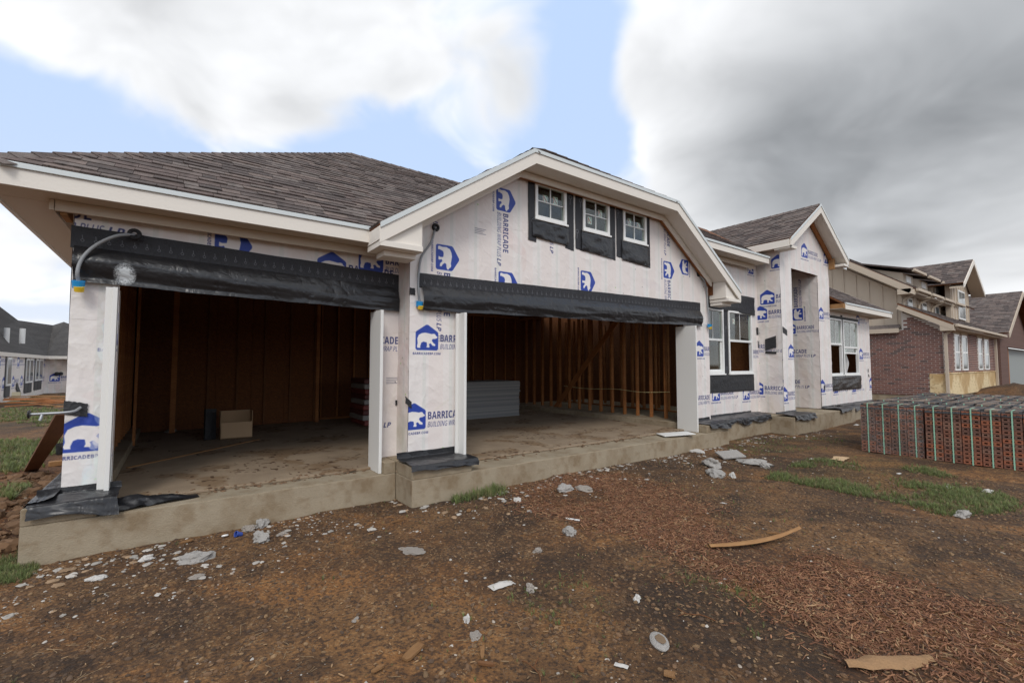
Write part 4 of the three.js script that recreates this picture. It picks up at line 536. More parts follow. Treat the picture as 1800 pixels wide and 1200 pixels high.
// ================================================================= strapped brick cubes on the right
{
  const bl = .228, bh = .066, bd = .09, hs = new THREE.Shape([[-bl / 2, -bh / 2], [bl / 2, -bh / 2], [bl / 2, bh / 2], [-bl / 2, bh / 2]].map(p => new THREE.Vector2(...p)));
  for (const c of [-.07, 0, .07]) { const h = new THREE.Path([[c - .021, -.013], [c - .021, .013], [c + .021, .013], [c + .021, -.013]].map(p => new THREE.Vector2(...p))); hs.holes.push(h); }
  const bg = boxUV((g => g.index ? g.toNonIndexed() : g)(new THREE.ExtrudeGeometry(hs, { depth: bd, bevelEnabled: false }))).rotateY(-Math.PI / 2).translate(bd, 0, 0);   // cored face looks to -x
  const tones = [[.20, .085, .055], [.25, .10, .06], [.165, .085, .062], [.30, .105, .055], [.22, .115, .08], [.15, .075, .055]].map(c => M({ color: lin(...c), roughness: .9, bumpMap: again(T.fine, 6), bumpScale: .002 }));
  const film = new THREE.MeshPhysicalMaterial({ color: lin(.93, .94, .94), transmission: .97, roughness: .06, thickness: 0, side: THREE.DoubleSide, bumpMap: again(T.film, 2), bumpScale: .006 });
  const x0 = 11.08, z0 = -3.27, r = rng(60), pitch = .240, rows = 13;
  const cubes = [[0, 0, 4, 'nearest brick cube of the row, wrapped in clear film, left end'], [0, 4, 6, 'brick cube with green straps beside the film-wrapped cube, front row']];
  for (let d = 1; d < 5; d++) cubes.push([d, 0, 4, `brick cube in row ${['', 'two', 'three', 'four', 'five'][d]} behind the film-wrapped cube`], [d, 4, 6, `brick cube in row ${['', 'two', 'three', 'four', 'five'][d]} behind the green-strapped front cube`]);
  for (const [d, c0, nc, label] of cubes) {
    const zz = z0 + c0 * pitch + (c0 ? .03 : 0), xx = x0 + d * 1.02 - (c0 ? .06 : 0), y0 = gh(xx + .4, zz + .5) + .01, t = thing('brick_cube', label, 'bricks', [xx, y0, zz], 0, 'strapped brick cubes');
    const L = nc * pitch, H = rows * .0695;
    if (d === 0) for (let c = 0; c < nc; c++) for (let k = 0; k < rows; k++) { const tone = tones[Math.floor(r() * 6)]; const b = part(t, 'brick', bg, tone); b.position.set((r() - .5) * .012, .035 + k * .0695, (c + .5) * pitch); }
    part(t, 'brick_core', [...Array(nc)].map((_, c) => bx(d ? 0 : bd + .004, .97, .0, H - .004, c * pitch + .006, (c + 1) * pitch - .006, .006)), tones[2]).userData.kind = 'stuff';
    for (let c = 0; c < nc; c++) { part(t, 'strap', [bx(-.013, -.009, -.01, H + .05, (c + .52) * pitch - .009, (c + .52) * pitch + .009), ...(d ? [] : [bx(-.013, .35, H + .047, H + .05, (c + .52) * pitch - .009, (c + .52) * pitch + .009)])], mat.strap);
      const s = c * 13 + d * 7 + c0; part(t, 'cap_sheet', sheet(18, 6, (u, v) => [lerp(-.015, .99, u), H + .006 + .05 * fbm(u * 7 + s, v * 2 + s, 3) * (u < .03 ? .3 : 1) - (u < .001 ? .07 : 0), (c + .02 + v * .97) * pitch], (u, v, p) => [p[0], p[2]]), mat.felt); 
      part(t, 'brick_course', [...Array(4)].map((_, k) => bx(.02 + k * .235, .02 + k * .235 + .21, H + .012, H + .02 + .03 * r(), (c + .14) * pitch + .02 * r(), (c + .84) * pitch, .004)), (k => M({ color: lin(.20 * k, .15 * k, .12 * k), roughness: .95 }))(.7 + .5 * r())); }
    if (d === 0 && c0 === 0) part(t, 'clear_film', sheet(26, 22, (u, v) => [-.014 - .014 * fbm(u * 7, v * 6, 4) - .008 * Math.sin(u * 9 + v * 3), .01 + (H - .02) * v, L * u], (u, v, p) => [p[2], p[1]]), film);
  }
}

// ================================================================= neighbouring brick and board house
{
  const n = thing('brick_house', 'house of red brick, pale stone base and beige board siding right of the wrapped house', 'house'), X = 24, r = rng(71);
  const mort = M({ color: lin(.58, .53, .48), roughness: .95 }), bt = [[.19, .085, .065], [.15, .07, .058], [.22, .10, .075], [.085, .05, .045], [.24, .12, .09]].map(c => M({ color: lin(...c), roughness: .9 }));
  const stone = M({ map: again(T.stone, .31), bumpMap: again(T.concB, .9), bumpScale: .01, roughness: .95, color: lin(.95, .94, .92) });
  const yb = .19, zf = -4.31, zb = -8.2, slope = .575, yt = z => z > -5.56 ? 3.0 - slope * (z + 4.35) - .12 : 2.86;
  part(n, 'slab', [bx(X + .03, 37, -.6, yb, -12, zf - .03, .01)], mat.conc);
  part(n, 'side_wall', extr([[zb, yb], [zf, yb], [zf, 2.88], [-5.55, 3.58], [-5.55, 2.88], [zb, 2.88]], 0, .2).rotateY(-Math.PI / 2).translate(X + .21, 0, 0), mort);
  part(n, 'front_wall', bx(X + .22, 35.2, yb, 2.95, zf - .2, zf, 0), mort);
  // bricks on both walls
  const L = [], ch = .083, bw = .235, one = new THREE.BoxGeometry(.012, ch - .018, bw - .018).toNonIndexed(), oneF = new THREE.BoxGeometry(bw - .018, ch - .018, .012).toNonIndexed(); boxUV(one); boxUV(oneF);
  for (let k = 0, y = yb + ch / 2; y < 3.5; y += ch, k++) for (let z = zf - .13 - (k % 2 ? bw / 2 : 0); z > zb; z -= bw) { if (y + ch / 2 > yt(z + .1) || y + ch / 2 > yt(z - .1) || (z > -4.78 && y < 1.06)) continue; L.push([z, y]); }
  const halfBrick = boxUV(new THREE.BoxGeometry(.012, ch - .018, bw / 2 - .018).toNonIndexed()); for (let k = 1, y = yb + ch * 1.5; y < 2.8; y += 2 * ch, k += 2) if (y > 1.06 + ch / 2) part(n.children[1], 'brick', halfBrick, bt[k % 5]).position.set(X + .004, y, zf - .07);
  L.sort((a, b) => b[0] - a[0]); const rest = [[], [], [], [], []];
  L.forEach(([z, y], i) => { const t = Math.floor(r() * r() * 5); if (i < 280) part(n.children[1], 'brick', one, bt[t]).position.set(X + .004, y, z); else rest[t].push(one.clone().translate(X + .004, y, z)); }); rest.forEach((l, i) => l.length && (part(n.children[1], 'bricks', l, bt[i]).userData.kind = 'stuff'));
  const wins = [[25.75, 26.65], [27.15, 28.2], [30.6, 31.6], [32.2, 33.3]], fr = [[], [], [], [], []];
  for (let k = 0, y = yb + ch / 2; y < 2.86; y += ch, k++) for (let x = X + .12 + (k % 2 ? bw / 2 : 0); x < 35.1; x += bw) { if (y < 1.06 || wins.some(w => x > w[0] - .1 && x < w[1] + .1 && y > 1.15 && y < 2.72)) continue; fr[Math.floor(r() * r() * 5)].push(oneF.clone().translate(x, y, zf + .004)); }
  fr.forEach((l, i) => part(n.children[2], 'bricks', l, bt[i]).userData.kind = 'stuff');
  part(n, 'stone_base', [bx(X - .03, X + .2, yb - .02, 1.06, -4.76, zf + .05, .02), bx(X + .2, 34.9, yb - .02, 1.06, zf, zf + .05, .02)], stone); part(n, 'stone_sill', [bx(X - .04, 34.9, 1.06, 1.11, zf - .02, zf + .07, .01)], stone);
  for (const [a, b] of wins) { const w = part(n, 'window', [bx(a, a + .08, 1.18, 2.7, zf + .005, zf + .035), bx(b - .08, b, 1.18, 2.7, zf + .005, zf + .035), bx(a + .08, b - .08, 1.18, 1.25, zf + .005, zf + .034), bx(a + .08, b - .08, 2.62, 2.7, zf + .005, zf + .034), bx(a + .08, b - .08, 1.92, 1.98, zf + .005, zf + .03)], mat.vinyl); part(w, 'pane', bx(a + .08, b - .08, 1.25, 1.92, zf + .012, zf + .018), M({ color: lin(.10, .12, .12), roughness: .08 })); part(w, 'pane', bx(a + .08, b - .08, 1.98, 2.62, zf + .012, zf + .018), M({ color: lin(.10, .12, .12), roughness: .08 })); part(w, 'lintel', bx(a - .15, b + .15, 2.72, 2.92, zf + .004, zf + .03), M({ color: lin(.55, .47, .36) })); }
  // low front roof, its rake and gutter
  const lo = roofPlane(n, [[X - .38, 2.98, -3.92], [35.2, 2.98, -3.92], [35.2, 3.93, -5.56], [X - .38, 3.93, -5.56]], [0, 1], { seed: 41, tone: 1, expo: .2 });
  part(n, 'rake_board', [beam([X - .36, 2.86, -3.95], [X - .36, 3.80, -5.56], .22, .03, [0, 1, 0]), bx(X - .37, X, 2.72, 2.92, -4.32, -3.93, .005)], mat.beige);
  part(n, 'gutter', [bx(X - .3, 35.1, 2.86, 2.97, -3.91, -3.80, .02), bx(X - .2, 35.0, 2.80, 2.86, -4.3, -3.95)], mat.beige);
  part(n, 'downspout', [bx(X - .10, X, .22, 2.62, -4.28, -4.18, .01), beam([X - .05, 2.6, -4.23], [X - .12, 2.84, -3.88], .08, .08, [1, 0, 0])], mat.beige);
  part(n, 'downspout', [bx(34.6, 34.72, .2, 2.8, zf + .06, zf + .16, .01)], mat.beige);
  // board siding above, a pent roof between
  part(n, 'siding_wall', extr([[-9.5, 2.9], [-5.56, 2.9], [-5.56, 4.42], [-9.5, 7.1]], 0, .1).rotateY(-Math.PI / 2).translate(X + .34, 0, 0), mat.beige);
  for (let z = -5.75; z > -9.4; z -= .46) part(n, 'batten', bx(X + .215, X + .24, 2.95, 4.34 + .68 * (-5.56 - z), z - .025, z + .025), mat.beige);
  part(n, 'pent_roof', [beam([X - .02, 2.98, -5.62], [X - .02, 2.98, -8.2], .40, .03, [1, .62, 0])], shingleTones[4]); part(n, 'pent_fascia', bx(X - .22, X - .19, 2.74, 2.92, -8.2, -5.6), mat.beige); part(n, 'pent_soffit', bx(X - .19, X + .02, 2.78, 2.80, -8.2, -5.6), mat.beige);
  const main = roofPlane(n, [[X - .35, 4.55, -5.1], [36, 4.55, -5.1], [36, 7.85, -9.9], [X - .35, 7.85, -9.9]], [0, 1], { seed: 42, tone: 2, expo: .3 });
  part(n, 'rake_board', [beam([X - .34, 4.40, -5.12], [X - .34, 7.68, -9.9], .24, .04, [0, 1, 0]), bx(X - .36, X + .25, 4.28, 4.50, -5.56, -5.12, .005)], mat.beige);
  part(n, 'soffit', beam([X - .06, 4.36, -5.3], [X - .06, 7.5, -9.9], .52, .02, [1, 0, 0]), mat.beige);
  part(n, 'upper_wall', bx(X + .36, 36, 3.6, 4.6, -5.9, -5.57), mat.beige); for (let x = X + .6; x < 33; x += .6) part(n, 'batten', bx(x - .03, x + .03, 3.62, 4.5, -5.57, -5.545), mat.beige);
  // stepped eaves with gutters, brackets and small windows; shed dormers above them
  for (let k = 0; k < 4; k++) { const x = X + .2 + k * 2.3; part(n, 'eave_gutter', [bx(x, x + 1.9, 4.42, 4.54, -5.10, -4.98, .02), bx(x, x + 1.9, 4.34, 4.41, -5.5, -5.1)], mat.beige); part(n, 'eave_bracket', tube([[x + .15, 4.4, -5.05], [x + .12, 4.25, -5.3], [x + .1, 4.1, -5.5], [x + .1, 3.7, -5.52]], .05, 10, 6), mat.beige);
    if (k < 3) { const w = part(n, 'window', bx(x + .8, x + 1.5, 3.72, 4.3, -5.56, -5.53), mat.vinyl); part(w, 'pane', bx(x + .88, x + 1.42, 3.79, 4.23, -5.53, -5.525), M({ color: lin(.12, .14, .14), roughness: .1 })); } }
  for (let k = 0; k < 3; k++) { const x = X + 1.4 + k * 2.5, d = part(n, 'shed_dormer', [extr([[-7.8, 5.0], [-5.75, 5.0], [-5.75, 5.42], [-7.8, 6.1]], 0, 1.5).rotateY(-Math.PI / 2).translate(x + 1.5, 0, 0)], mat.beige); part(d, 'dormer_roof', [beam([x + .7, 5.50, -5.35], [x + .7, 6.28, -8.0], 1.95, .07, [1, 0, 0])], shingleTones[1]); part(d, 'gutter', bx(x - .25, x + 1.65, 5.40, 5.52, -5.40, -5.28, .02), mat.beige); part(d, 'window', bx(x + .4, x + 1.1, 5.06, 5.36, -5.75, -5.72), mat.vinyl); }
  // front gable with a tall window
  const zg = -4.6, [px_, py_] = onZ(1711, 456, zg), [lx, ly] = onZ(1694, 496, zg), [qx, qy] = onZ(1733, 509, zg), half = px_ - lx, yl = Math.min(ly, qy), gk = (py_ - yl) / half;
  const gl = roofPlane(n, [[px_ - half, yl, -9.6], [px_ - half, yl, zg], [px_, py_, zg], [px_, py_, -9.6]], [0, 1], { seed: 43, tone: 3, expo: .25 }); roofPlane(n, [[px_ + half, yl, zg], [px_ + half, yl, -9.6], [px_, py_, -9.6], [px_, py_, zg]], [0, 1], { seed: 44, tone: 3, expo: .4 });
  part(n, 'rake_board', extr(band([[px_ - half, yl - .02], [px_, py_ - .02], [px_ + half, yl - .02]], .2), zg, zg + .04), mat.fascia); part(n, 'soffit', extr(band([[px_ - half, yl - .2], [px_, py_ - .2], [px_ + half, yl - .2]], .03), zg - .5, zg - .001), mat.beige);
  part(n, 'gable_wall', extr([[px_ - half + .5, 3.2], [px_ + half - .7, 3.2], [px_ + half - .7, yl + gk * .6], [px_, py_ - .25], [px_ - half + .5, yl + gk * .4]], zg - .75, zg - .55), mat.beige);
  for (let k = 0; k < 8; k++) { const x = px_ - half + .7 + k * (2 * half - 1.4) / 7; part(n, 'batten', bx(x - .04, x + .04, 3.3, py_ - .4 - gk * Math.abs(x - px_), zg - .55, zg - .52), mat.beige); }
  { const w = part(n, 'window', bx(px_ - .75, px_ + .75, 3.75, 5.25, zg - .515, zg - .48), mat.vinyl); part(w, 'pane', bx(px_ - .66, px_ - .04, 3.83, 5.17, zg - .479, zg - .474), M({ color: lin(.2, .22, .22), roughness: .1 })); part(w, 'pane', bx(px_ + .04, px_ + .66, 3.83, 5.17, zg - .479, zg - .474), M({ color: lin(.2, .22, .22), roughness: .1 })); }
}
{ // the next house along, brick gable with an open garage
  const n = thing('brick_house', 'brick house with steep dark roof at the right edge, past the beige gable', 'house'), bm = M({ color: lin(.20, .11, .085), roughness: .95, map: again(T.grain, 3) }), z = -3.9;
  const [ax, ay] = onZ(1798, 512, z), [ex, ey] = onZ(1774, 584, z), hw = ax - ex;
  roofPlane(n, [[ex, ey, -12], [ex, ey, z], [ax, ay, z], [ax, ay, -12]], [0, 1], { seed: 51, tone: 1, expo: .25 }); roofPlane(n, [[ax + hw, ey, z], [ax + hw, ey, -12], [ax, ay, -12], [ax, ay, z]], [0, 1], { seed: 52, tone: 1, expo: .4 });
  part(n, 'rake_board', extr(band([[ex, ey - .02], [ax, ay - .02], [ax + hw, ey - .02]], .25), z, z + .04), mat.beige);
  const [g0] = onZ(1772, 640, z - .4), [g1] = onZ(1800, 640, z - .4);
  part(n, 'front_wall', [bx(ex + .4, g0 + .3, 0, ey, z - .6, z - .4), bx(g0 + .3, g1 + 6, 2.5, ey, z - .6, z - .4), extr([[ex + .4, ey], [ax + hw - .4, ey], [ax, ay - .4]], z - .6, z - .4)], bm);
  part(n, 'garage_door', bx(g0 + .3, g1 + 6, 0, 2.5, z - .9, z - .8), M({ color: lin(.28, .30, .29), roughness: .7 })); part(n, 'door_post', bx(g0 + 2.2, g0 + 2.45, 0, 2.5, z - .79, z - .6), mat.wood); part(n, 'side_wall', bx(ex + .4, ex + .6, 0, ey, -12, z - .61), bm);
}
// ================================================================= wrapped house far left
{
  const n = thing('wrapped_house', 'distant white wrapped house with dark hip roof beyond the lumber heap', 'house');
  const at = (px, d) => { const q = dirOf(px, 650); q.y = 0; q.normalize(); return [q.x * d, q.z * d]; };
  const C = at(78, 50), A = at(-70, 30), B = at(150, 51), y0 = -.8, y1 = 2.15;
  const wall = (P, Q, logos) => { const L = Math.hypot(Q[0] - P[0], Q[1] - P[1]), w = new Wrap(0, L, y0, y1, 48), ang = Math.atan2(-(Q[1] - P[1]), Q[0] - P[0]); for (let x = .3; x < L; x += 2.3) { w.logo(x, .15, { s: .62 }); w.logo(x + 1.1, 1.35, { s: .62 }); } const o = part(n, 'wrapped_wall', wallGeo(w, 0, { flat: true, cell: 2 }), w.mat()); o.position.set(P[0], 0, P[1]); o.rotation.y = ang; return [o, L]; };
  const [wl, LL] = wall(A, C), [wr] = wall(C, B);
  const rel = px => { let lo = 0, hi = 1; for (let k = 0; k < 30; k++) { const m = (lo + hi) / 2, x = lerp(A[0], C[0], m), z = lerp(A[1], C[1], m), c = 900 + 800 * (x * rgt.x + z * rgt.z) / (x * fwd.x + z * fwd.z); if (c < px) lo = m; else hi = m; } return lo * LL; };
  for (const [p, q, y] of [[10, 18, .25], [44, 49, .25], [50, 56, .25], [61, 66, .3], [67, 73, .3]]) { const x0 = rel(p), x1 = rel(q), w = part(wl, 'window', bx(x0, x1, y, 1.85, .01, .06), mat.vinyl); part(w, 'pane', bx(x0 + .14, x1 - .14, y + .12, 1.73, .06, .07), M({ color: lin(.16, .17, .17), roughness: .1 })); part(w, 'flashing', bx(x0 - .05, x1, y - .65, y - .02, .012, .03), mat.felt); part(w, 'tape', bx(x0 - .25, x0 - .02, y - .6, 2.0, .01, .02), mat.felt); }
  part(wl, 'flashing', beam([rel(29), .2, .03], [rel(37), -.5, .03], .4, .02, [0, 1, 0]), mat.felt); for (const px of [100, 107]) { const q = at(px, 50.2); part(n, 'vent_hole', new THREE.SphereGeometry(.14, 10, 8).translate(q[0], .75, q[1] + .1), mat.felt); }
  const e = 2.1, yr = 4.5, up = (P, k, y) => [P[0], y, P[1]], rd = (px, d, y) => { const q = at(px, d); return [q[0], y, q[1]]; }, rm = M({ color: lin(.085, .078, .074), roughness: .95, map: again(T.grain, .6) });
  const face = pts => { const s = new THREE.BufferGeometry(), P = []; for (let i = 1; i < pts.length - 1; i++) P.push(...pts[0], ...pts[i], ...pts[i + 1]); s.setAttribute('position', new THREE.Float32BufferAttribute(P, 3)); s.computeVertexNormals(); s.setAttribute('uv', new THREE.Float32BufferAttribute(new Float32Array(P.length / 3 * 2).map((_, i) => P[(i >> 1) * 3 + (i % 2)]), 2)); return s; };
  const E0 = rd(-80, 29.3, e), E1 = rd(80, 49, e), E2 = rd(160, 50, e), R0 = rd(-60, 37, 5.6), R1 = rd(26, 50, yr + .25), R2 = rd(88, 58, 5.0), R3 = rd(107, 58, 5.35), R4 = rd(150, 58, 4.6);
  part(n, 'roof', [face([E0, E1, R1, R0]), face([E1, R2, R1]), face([E1, E2, R4, R3]), face([E1, R3, R2])], rm); part(n, 'fascia', [beam([E0[0], e - .1, E0[2]], [E1[0], e - .1, E1[2]], .22, .05, [0, 1, 0]), beam([E1[0], e - .1, E1[2]], [E2[0], e - .1, E2[2]], .22, .05, [0, 1, 0])], mat.fascia);
  for (const px of [7, 35]) { const q = at(px, 40); part(n, 'roof_vent', new THREE.CylinderGeometry(.13, .13, .9, 10).translate(q[0], 3.15, q[1]), mat.vinyl); }
}

// ================================================================= rubble and offcuts on the dirt
function drop(name, geo, m, px, py, label, category, { turn = 0, tilt = [0, 0], lift = 0, group } = {}) { const a = G(px, py), o = part(scene, name, geo, m); o.position.set(a[0], a[1] + lift, a[2]); o.rotation.set(tilt[0], turn, tilt[1]); return tag(o, label, category, group); }
const dustyM = M({ color: lin(.36, .32, .28), roughness: .95, bumpMap: again(T.concB, 5), bumpScale: .012 }), paleM = M({ color: lin(.48, .46, .43), roughness: .9 }), scrapDull = M({ color: lin(.55, .50, .44), map: again(T.wood, 3), roughness: .9 }), orange = M({ color: lin(.40, .31, .25), map: again(T.wood, 3), roughness: .9 });
// lumps of dropped mortar: [px, py, width m, height, label]
for (const [px, py, w, h, l] of [[345, 985, .13, .06, 'largest pale mortar lump on the dirt in front of the small garage'], [258, 984, .05, .03, 'small mortar lump left of the largest one'], [458, 950, .09, .06, 'rounded mortar lump nearest the blue scrap'], [460, 924, .10, .06, 'mortar lump against the sill, behind the rounded one'], [437, 930, .10, .025, 'flat mortar smear beside the blue scrap'], [530, 903, .13, .025, 'long mortar smear lying under the small garage sill'], [497, 911, .06, .03, 'mortar lump at the left end of the long smear'], [168, 1017, .06, .02, 'thin flat stone left of the dark soil patch'], [345, 1015, .05, .015, 'flat grey chip below the largest mortar lump'], [495, 940, .05, .02, 'grey chip right of the rounded mortar lump'], [993, 862, .11, .06, 'white frothy mortar lump at the head of the wood chips'], [1025, 860, .12, .035, 'white mortar tongue beside the frothy lump'], [910, 880, .07, .03, 'grey mortar crumb left of the wood chips'], [1000, 938, .10, .06, 'grey lump below the white stick'], [945, 970, .04, .03, 'small white stone in the middle of the yard'], [931, 1036, .05, .04, 'squarish pale stone beside the scattered lime'], [725, 968, .13, .012, 'flat pale stone in the left middle of the yard'], [735, 885, .05, .025, 'pale chip below the pier between the garages'], [1252, 818, .20, .10, 'big grey rubble block beside the tilted slab'], [1258, 835, .20, .07, 'long rubble piece in front of the big block'], [1325, 815, .26, .06, 'flat pale rubble to the right of the tilted slab'], [1288, 838, .06, .05, 'small rubble piece right of the long one'], [1345, 822, .10, .06, 'end piece of the rubble row, farthest right'], [1222, 793, .22, .03, 'pale rubble strip along the large garage slab'], [1692, 908, .10, .06, 'brown stone at the edge of the green patch'], [650, 870, .05, .04, 'grey lump in the corner between the two slabs'], [835, 1118, .05, .012, 'broken pale chip near the yellow plank'], [820, 1092, .03, .03, 'small round pale stone above the broken chip'], [1120, 1055, .04, .03, 'small grey stone right of centre'], [625, 1090, .03, .01, 'thin pale flake on the left foreground']])
  drop('rubble_chunk', lump(px * 3 + py, w, h, w * .65, .6, 4), h > .05 ? mat.mortar : (px % 2 ? dustyM : paleM), px, py, l, 'rubble', { turn: px % 6, lift: h * .25 });
drop('stone_slab', bx(-.22, .22, 0, .035, -.15, .15, .01), mat.mortar, 1284, 806, 'grey flat slab tilted on the rubble by the large garage', 'slab', { turn: -.5, tilt: [.25, .18], lift: .06 });
{ // oval mortar cake with a muddy hollow
  const t = thing('mortar_cake', 'oval grey mortar cake with a brown hollow in the right foreground', 'mortar cake', (a => [a[0], a[1] + .004, a[2]])(G(1159, 1128)), .9); part(t, 'rim', lump(12, .10, .022, .058, .12, 3), mat.mortar); part(t, 'mud_hollow', lump(13, .05, .0035, .028, .25, 3).translate(-.01, .022, .005), M({ color: lin(.17, .115, .07), roughness: 1 })); }
// wood
function shard(seed, w, d) { const r = rng(seed), P = [], n = 9; for (let k = 0; k < n; k++) { const a = k / n * 6.283, q = .75 + .45 * r(); P.push([Math.sign(Math.cos(a)) * Math.pow(Math.abs(Math.cos(a)), .55) * w / 2 * q, Math.sign(Math.sin(a)) * Math.pow(Math.abs(Math.sin(a)), .55) * d / 2 * (.7 + .5 * r())]); } return extr(P, 0, .009 + .008 * r()).rotateX(-Math.PI / 2); }
drop('curved_board', sheet(30, 4, (u, v) => { const a = v * 2 * Math.PI, s = .55 + .45 * Math.sin(Math.PI * Math.min(1, u * 1.15 + .05)); return [lerp(-.55, .55, u), .028 + .018 * Math.sin(a) + .06 * u * u, .10 * Math.sin(u * 2.4) - .06 + .045 * s * Math.cos(a)]; }, (u, v) => [u * 1.2, v * .2]), mat.scrap, 1333, 955, 'long curved split board lying on the wood chips', 'board', { turn: (([a, , b], [c, , d]) => Math.atan2(-(d - b), c - a))(G(1254, 966), G(1413, 940)) });
for (const [px, py, w, d, turn, l] of [[328, 954, .11, .04, .1, 'orange timber block in front of the small garage sill'], [300, 926, .12, .05, .3, 'flat brown board offcut under the small garage sill'], [728, 1150, .17, .07, .45, 'yellowed plank fragment in the left foreground'], [848, 1150, .11, .025, 1.0, 'upper splinter of the broken crossed sticks'], [855, 1172, .09, .025, -.9, 'lower splinter of the broken crossed sticks'], [1021, 1180, .06, .03, 1.2, 'orange wood wedge at the bottom edge, centre'], [1178, 1190, .07, .06, .5, 'square wood chip at the bottom edge right of centre'], [782, 1041, .07, .02, 1.2, 'split wood knot left of the lime patch'], [824, 899, .08, .05, .8, 'triangular brown wood shard below the pier'], [652, 940, .06, .012, 0, 'thin pale wood strip left of the pier'], [1500, 868, .10, .03, .2, 'short tan stick in the grass'], [700, 918, .16, .008, .2, 'straight thin pale stick on the dirt below the pier'], [664, 1180, .07, .03, .3, 'pale wood chip at the bottom left of centre'], [1360, 940, .14, .02, -.5, 'short stick behind the curved board']])
  drop('wood_scrap', shard(px + py, w, d), px % 2 ? orange : scrapDull, px, py, l, 'wood scrap', { turn, lift: .012, tilt: [.08 * Math.sin(px), .1 * Math.cos(px)] });
drop('bark_slab', sheet(24, 8, (u, v) => [lerp(-.27, .27, u), .012 + .02 * Math.sin(Math.PI * v) + .014 * fbm(u * 9, v * 4, 3), (v - .5) * .10 * (.5 + Math.sin(Math.PI * u) * .8) + .03 * fbm(u * 5, 2, 2)]), M({ color: lin(.34, .20, .10), roughness: 1, bumpMap: again(T.wood, 4), bumpScale: .01 }), 1560, 1166, 'long tan bark slab in the wood chips, bottom right', 'bark', { turn: -.55 });
drop('cardboard_scrap', sheet(14, 8, (u, v) => [(u - .5) * .42 + .03 * fbm(v * 6, 1, 2), .015 + .02 * fbm(u * 4, v * 4, 3), (v - .5) * .20 + .05 * (fbm(u * 7, v, 3) - .5)]), M({ color: lin(.48, .33, .19), roughness: .9 }), 1476, 808, 'torn flat cardboard piece on the grass', 'cardboard', { turn: .1 });
// litter
for (const [px, py, w, l] of [[1668, 857, .11, 'crumpled white paper in the right grass'], [1428, 807, .07, 'white paper scrap behind the cardboard'], [1735, 863, .14, 'long white plastic strip at the right edge of the grass'], [1580, 833, .07, 'white scrap in the middle of the green patch'], [1505, 747, .15, 'white litter between the porch and the brick cubes'], [1092, 1172, .05, 'curled white plastic strip in the foreground'], [1272, 885, .05, 'small white scrap above the wood chips'], [880, 1028, .13, 'patch of spilled white lime in the centre']])
  drop('paper_scrap', sheet(10, 8, (u, v) => [(u - .5) * w * 1.6, .006 + w * .30 * fbm(u * 6 + px, v * 5, 4) * Math.sin(Math.PI * u) * Math.sin(Math.PI * v), (v - .5) * w * .7 + .2 * w * fbm(u * 3 + px, 1, 2)]), paleM, px, py, l, 'litter', { turn: px % 5 });
drop('white_stick', bx(-.09, .09, 0, .014, -.009, .009, .003), mat.vinyl, 1006, 914, 'thin white stick left of the wood chips', 'stick', { turn: -1.1, lift: .004 });
{ const t = thing('blue_cup', 'crushed blue plastic cup beside the mortar lumps', 'cup', (a => [a[0], a[1] + .025, a[2]])(G(419, 943)), .4); t.rotation.z = 1.2; part(t, 'shell', new THREE.CylinderGeometry(.028, .022, .06, 14, 3, true), M({ color: lin(.03, .07, .32), roughness: .5 })); part(t, 'rim', new THREE.TorusGeometry(.028, .003, 6, 16).rotateX(Math.PI / 2).translate(0, .03, 0), M({ color: lin(.05, .1, .4), roughness: .5 })); }
drop('tape_roll', new THREE.TorusGeometry(.022, .010, 8, 18).rotateX(1.2), mat.vinyl, 395, 944, 'small white ring lying left of the blue cup', 'ring', { lift: .015 });
drop('corrugated_hose', tube([[-.16, .02, .03], [-.08, .025, .0], [0, .03, -.02], [.08, .028, -.03]], .018, 30, 8), M({ color: lin(.62, .52, .30), roughness: .7 }), 215, 940, 'short pale corrugated hose on the dirt by the small garage slab', 'hose', { turn: .25 });
for (const [px, py, l, sd] of [[945, 1188, 'forked dry twig at the bottom edge, centre', 1], [1225, 1085, 'dry forked twig left of the wood chips', 2]]) { const a = G(px, py), t = thing('dry_twig', l, 'twig', a, sd); part(t, 'stem', tube([[-.12, .01, 0], [-.03, .02, .01], [.06, .012, -.01], [.13, .02, .02]], .004, 16, 5), mat.woodDark); part(t, 'branch', tube([[.02, .016, 0], [.07, .03, -.05], [.11, .02, -.08]], .003, 10, 5), mat.woodDark); }

// ---------------------------------------------------------------- scattered stuff
function scatter(name, geo, m, n, place, seed) {
  const o = new THREE.InstancedMesh(geo, m, n), r = rng(seed), d = new THREE.Object3D(), c = new THREE.Color(); let k = 0, guard = 0;
  while (k < n && guard++ < n * 60) { const q = place(r); if (!q) continue; d.position.set(q.x, q.y ?? gh(q.x, q.z) + (q.lift ?? 0), q.z); d.rotation.set(q.rx ?? 0, q.ry ?? r() * 6.28, q.rz ?? 0); d.scale.set(...q.s); d.updateMatrix(); o.setMatrixAt(k, d.matrix); o.setColorAt(k, c.setRGB(...q.c)); k++; }
  o.count = k; o.name = numbered(name); o.castShadow = o.receiveShadow = true; o.userData = { kind: 'stuff' }; scene.add(o); return o;
}
const offSlab = (x, z) => !(x > -1.08 && x < 2.36 && z < -5.73) && !(x >= 2.33 && x < 9.74 && z < -5.24) && !(x >= 9.7 && x < 12.1 && z < -5.45) && !(x >= 12.1 && x < 20.2 && z < -4.88);
const nearXZ = (r, far = 8) => { const a = -.95 + 1.95 * r() , d = .9 + far * Math.pow(r(), .62), an = CAM.yaw + a; return [Math.sin(an) * d, -Math.cos(an) * d]; };
const chipG = new THREE.BoxGeometry(1, 1, 1, 2, 1, 1); { const p = chipG.attributes.position; for (let i = 0; i < p.count; i++) { const x = p.getX(i); p.setY(i, p.getY(i) + .6 * x * x); p.setZ(i, p.getZ(i) * (1 - .9 * Math.abs(x))); } chipG.computeVertexNormals(); }
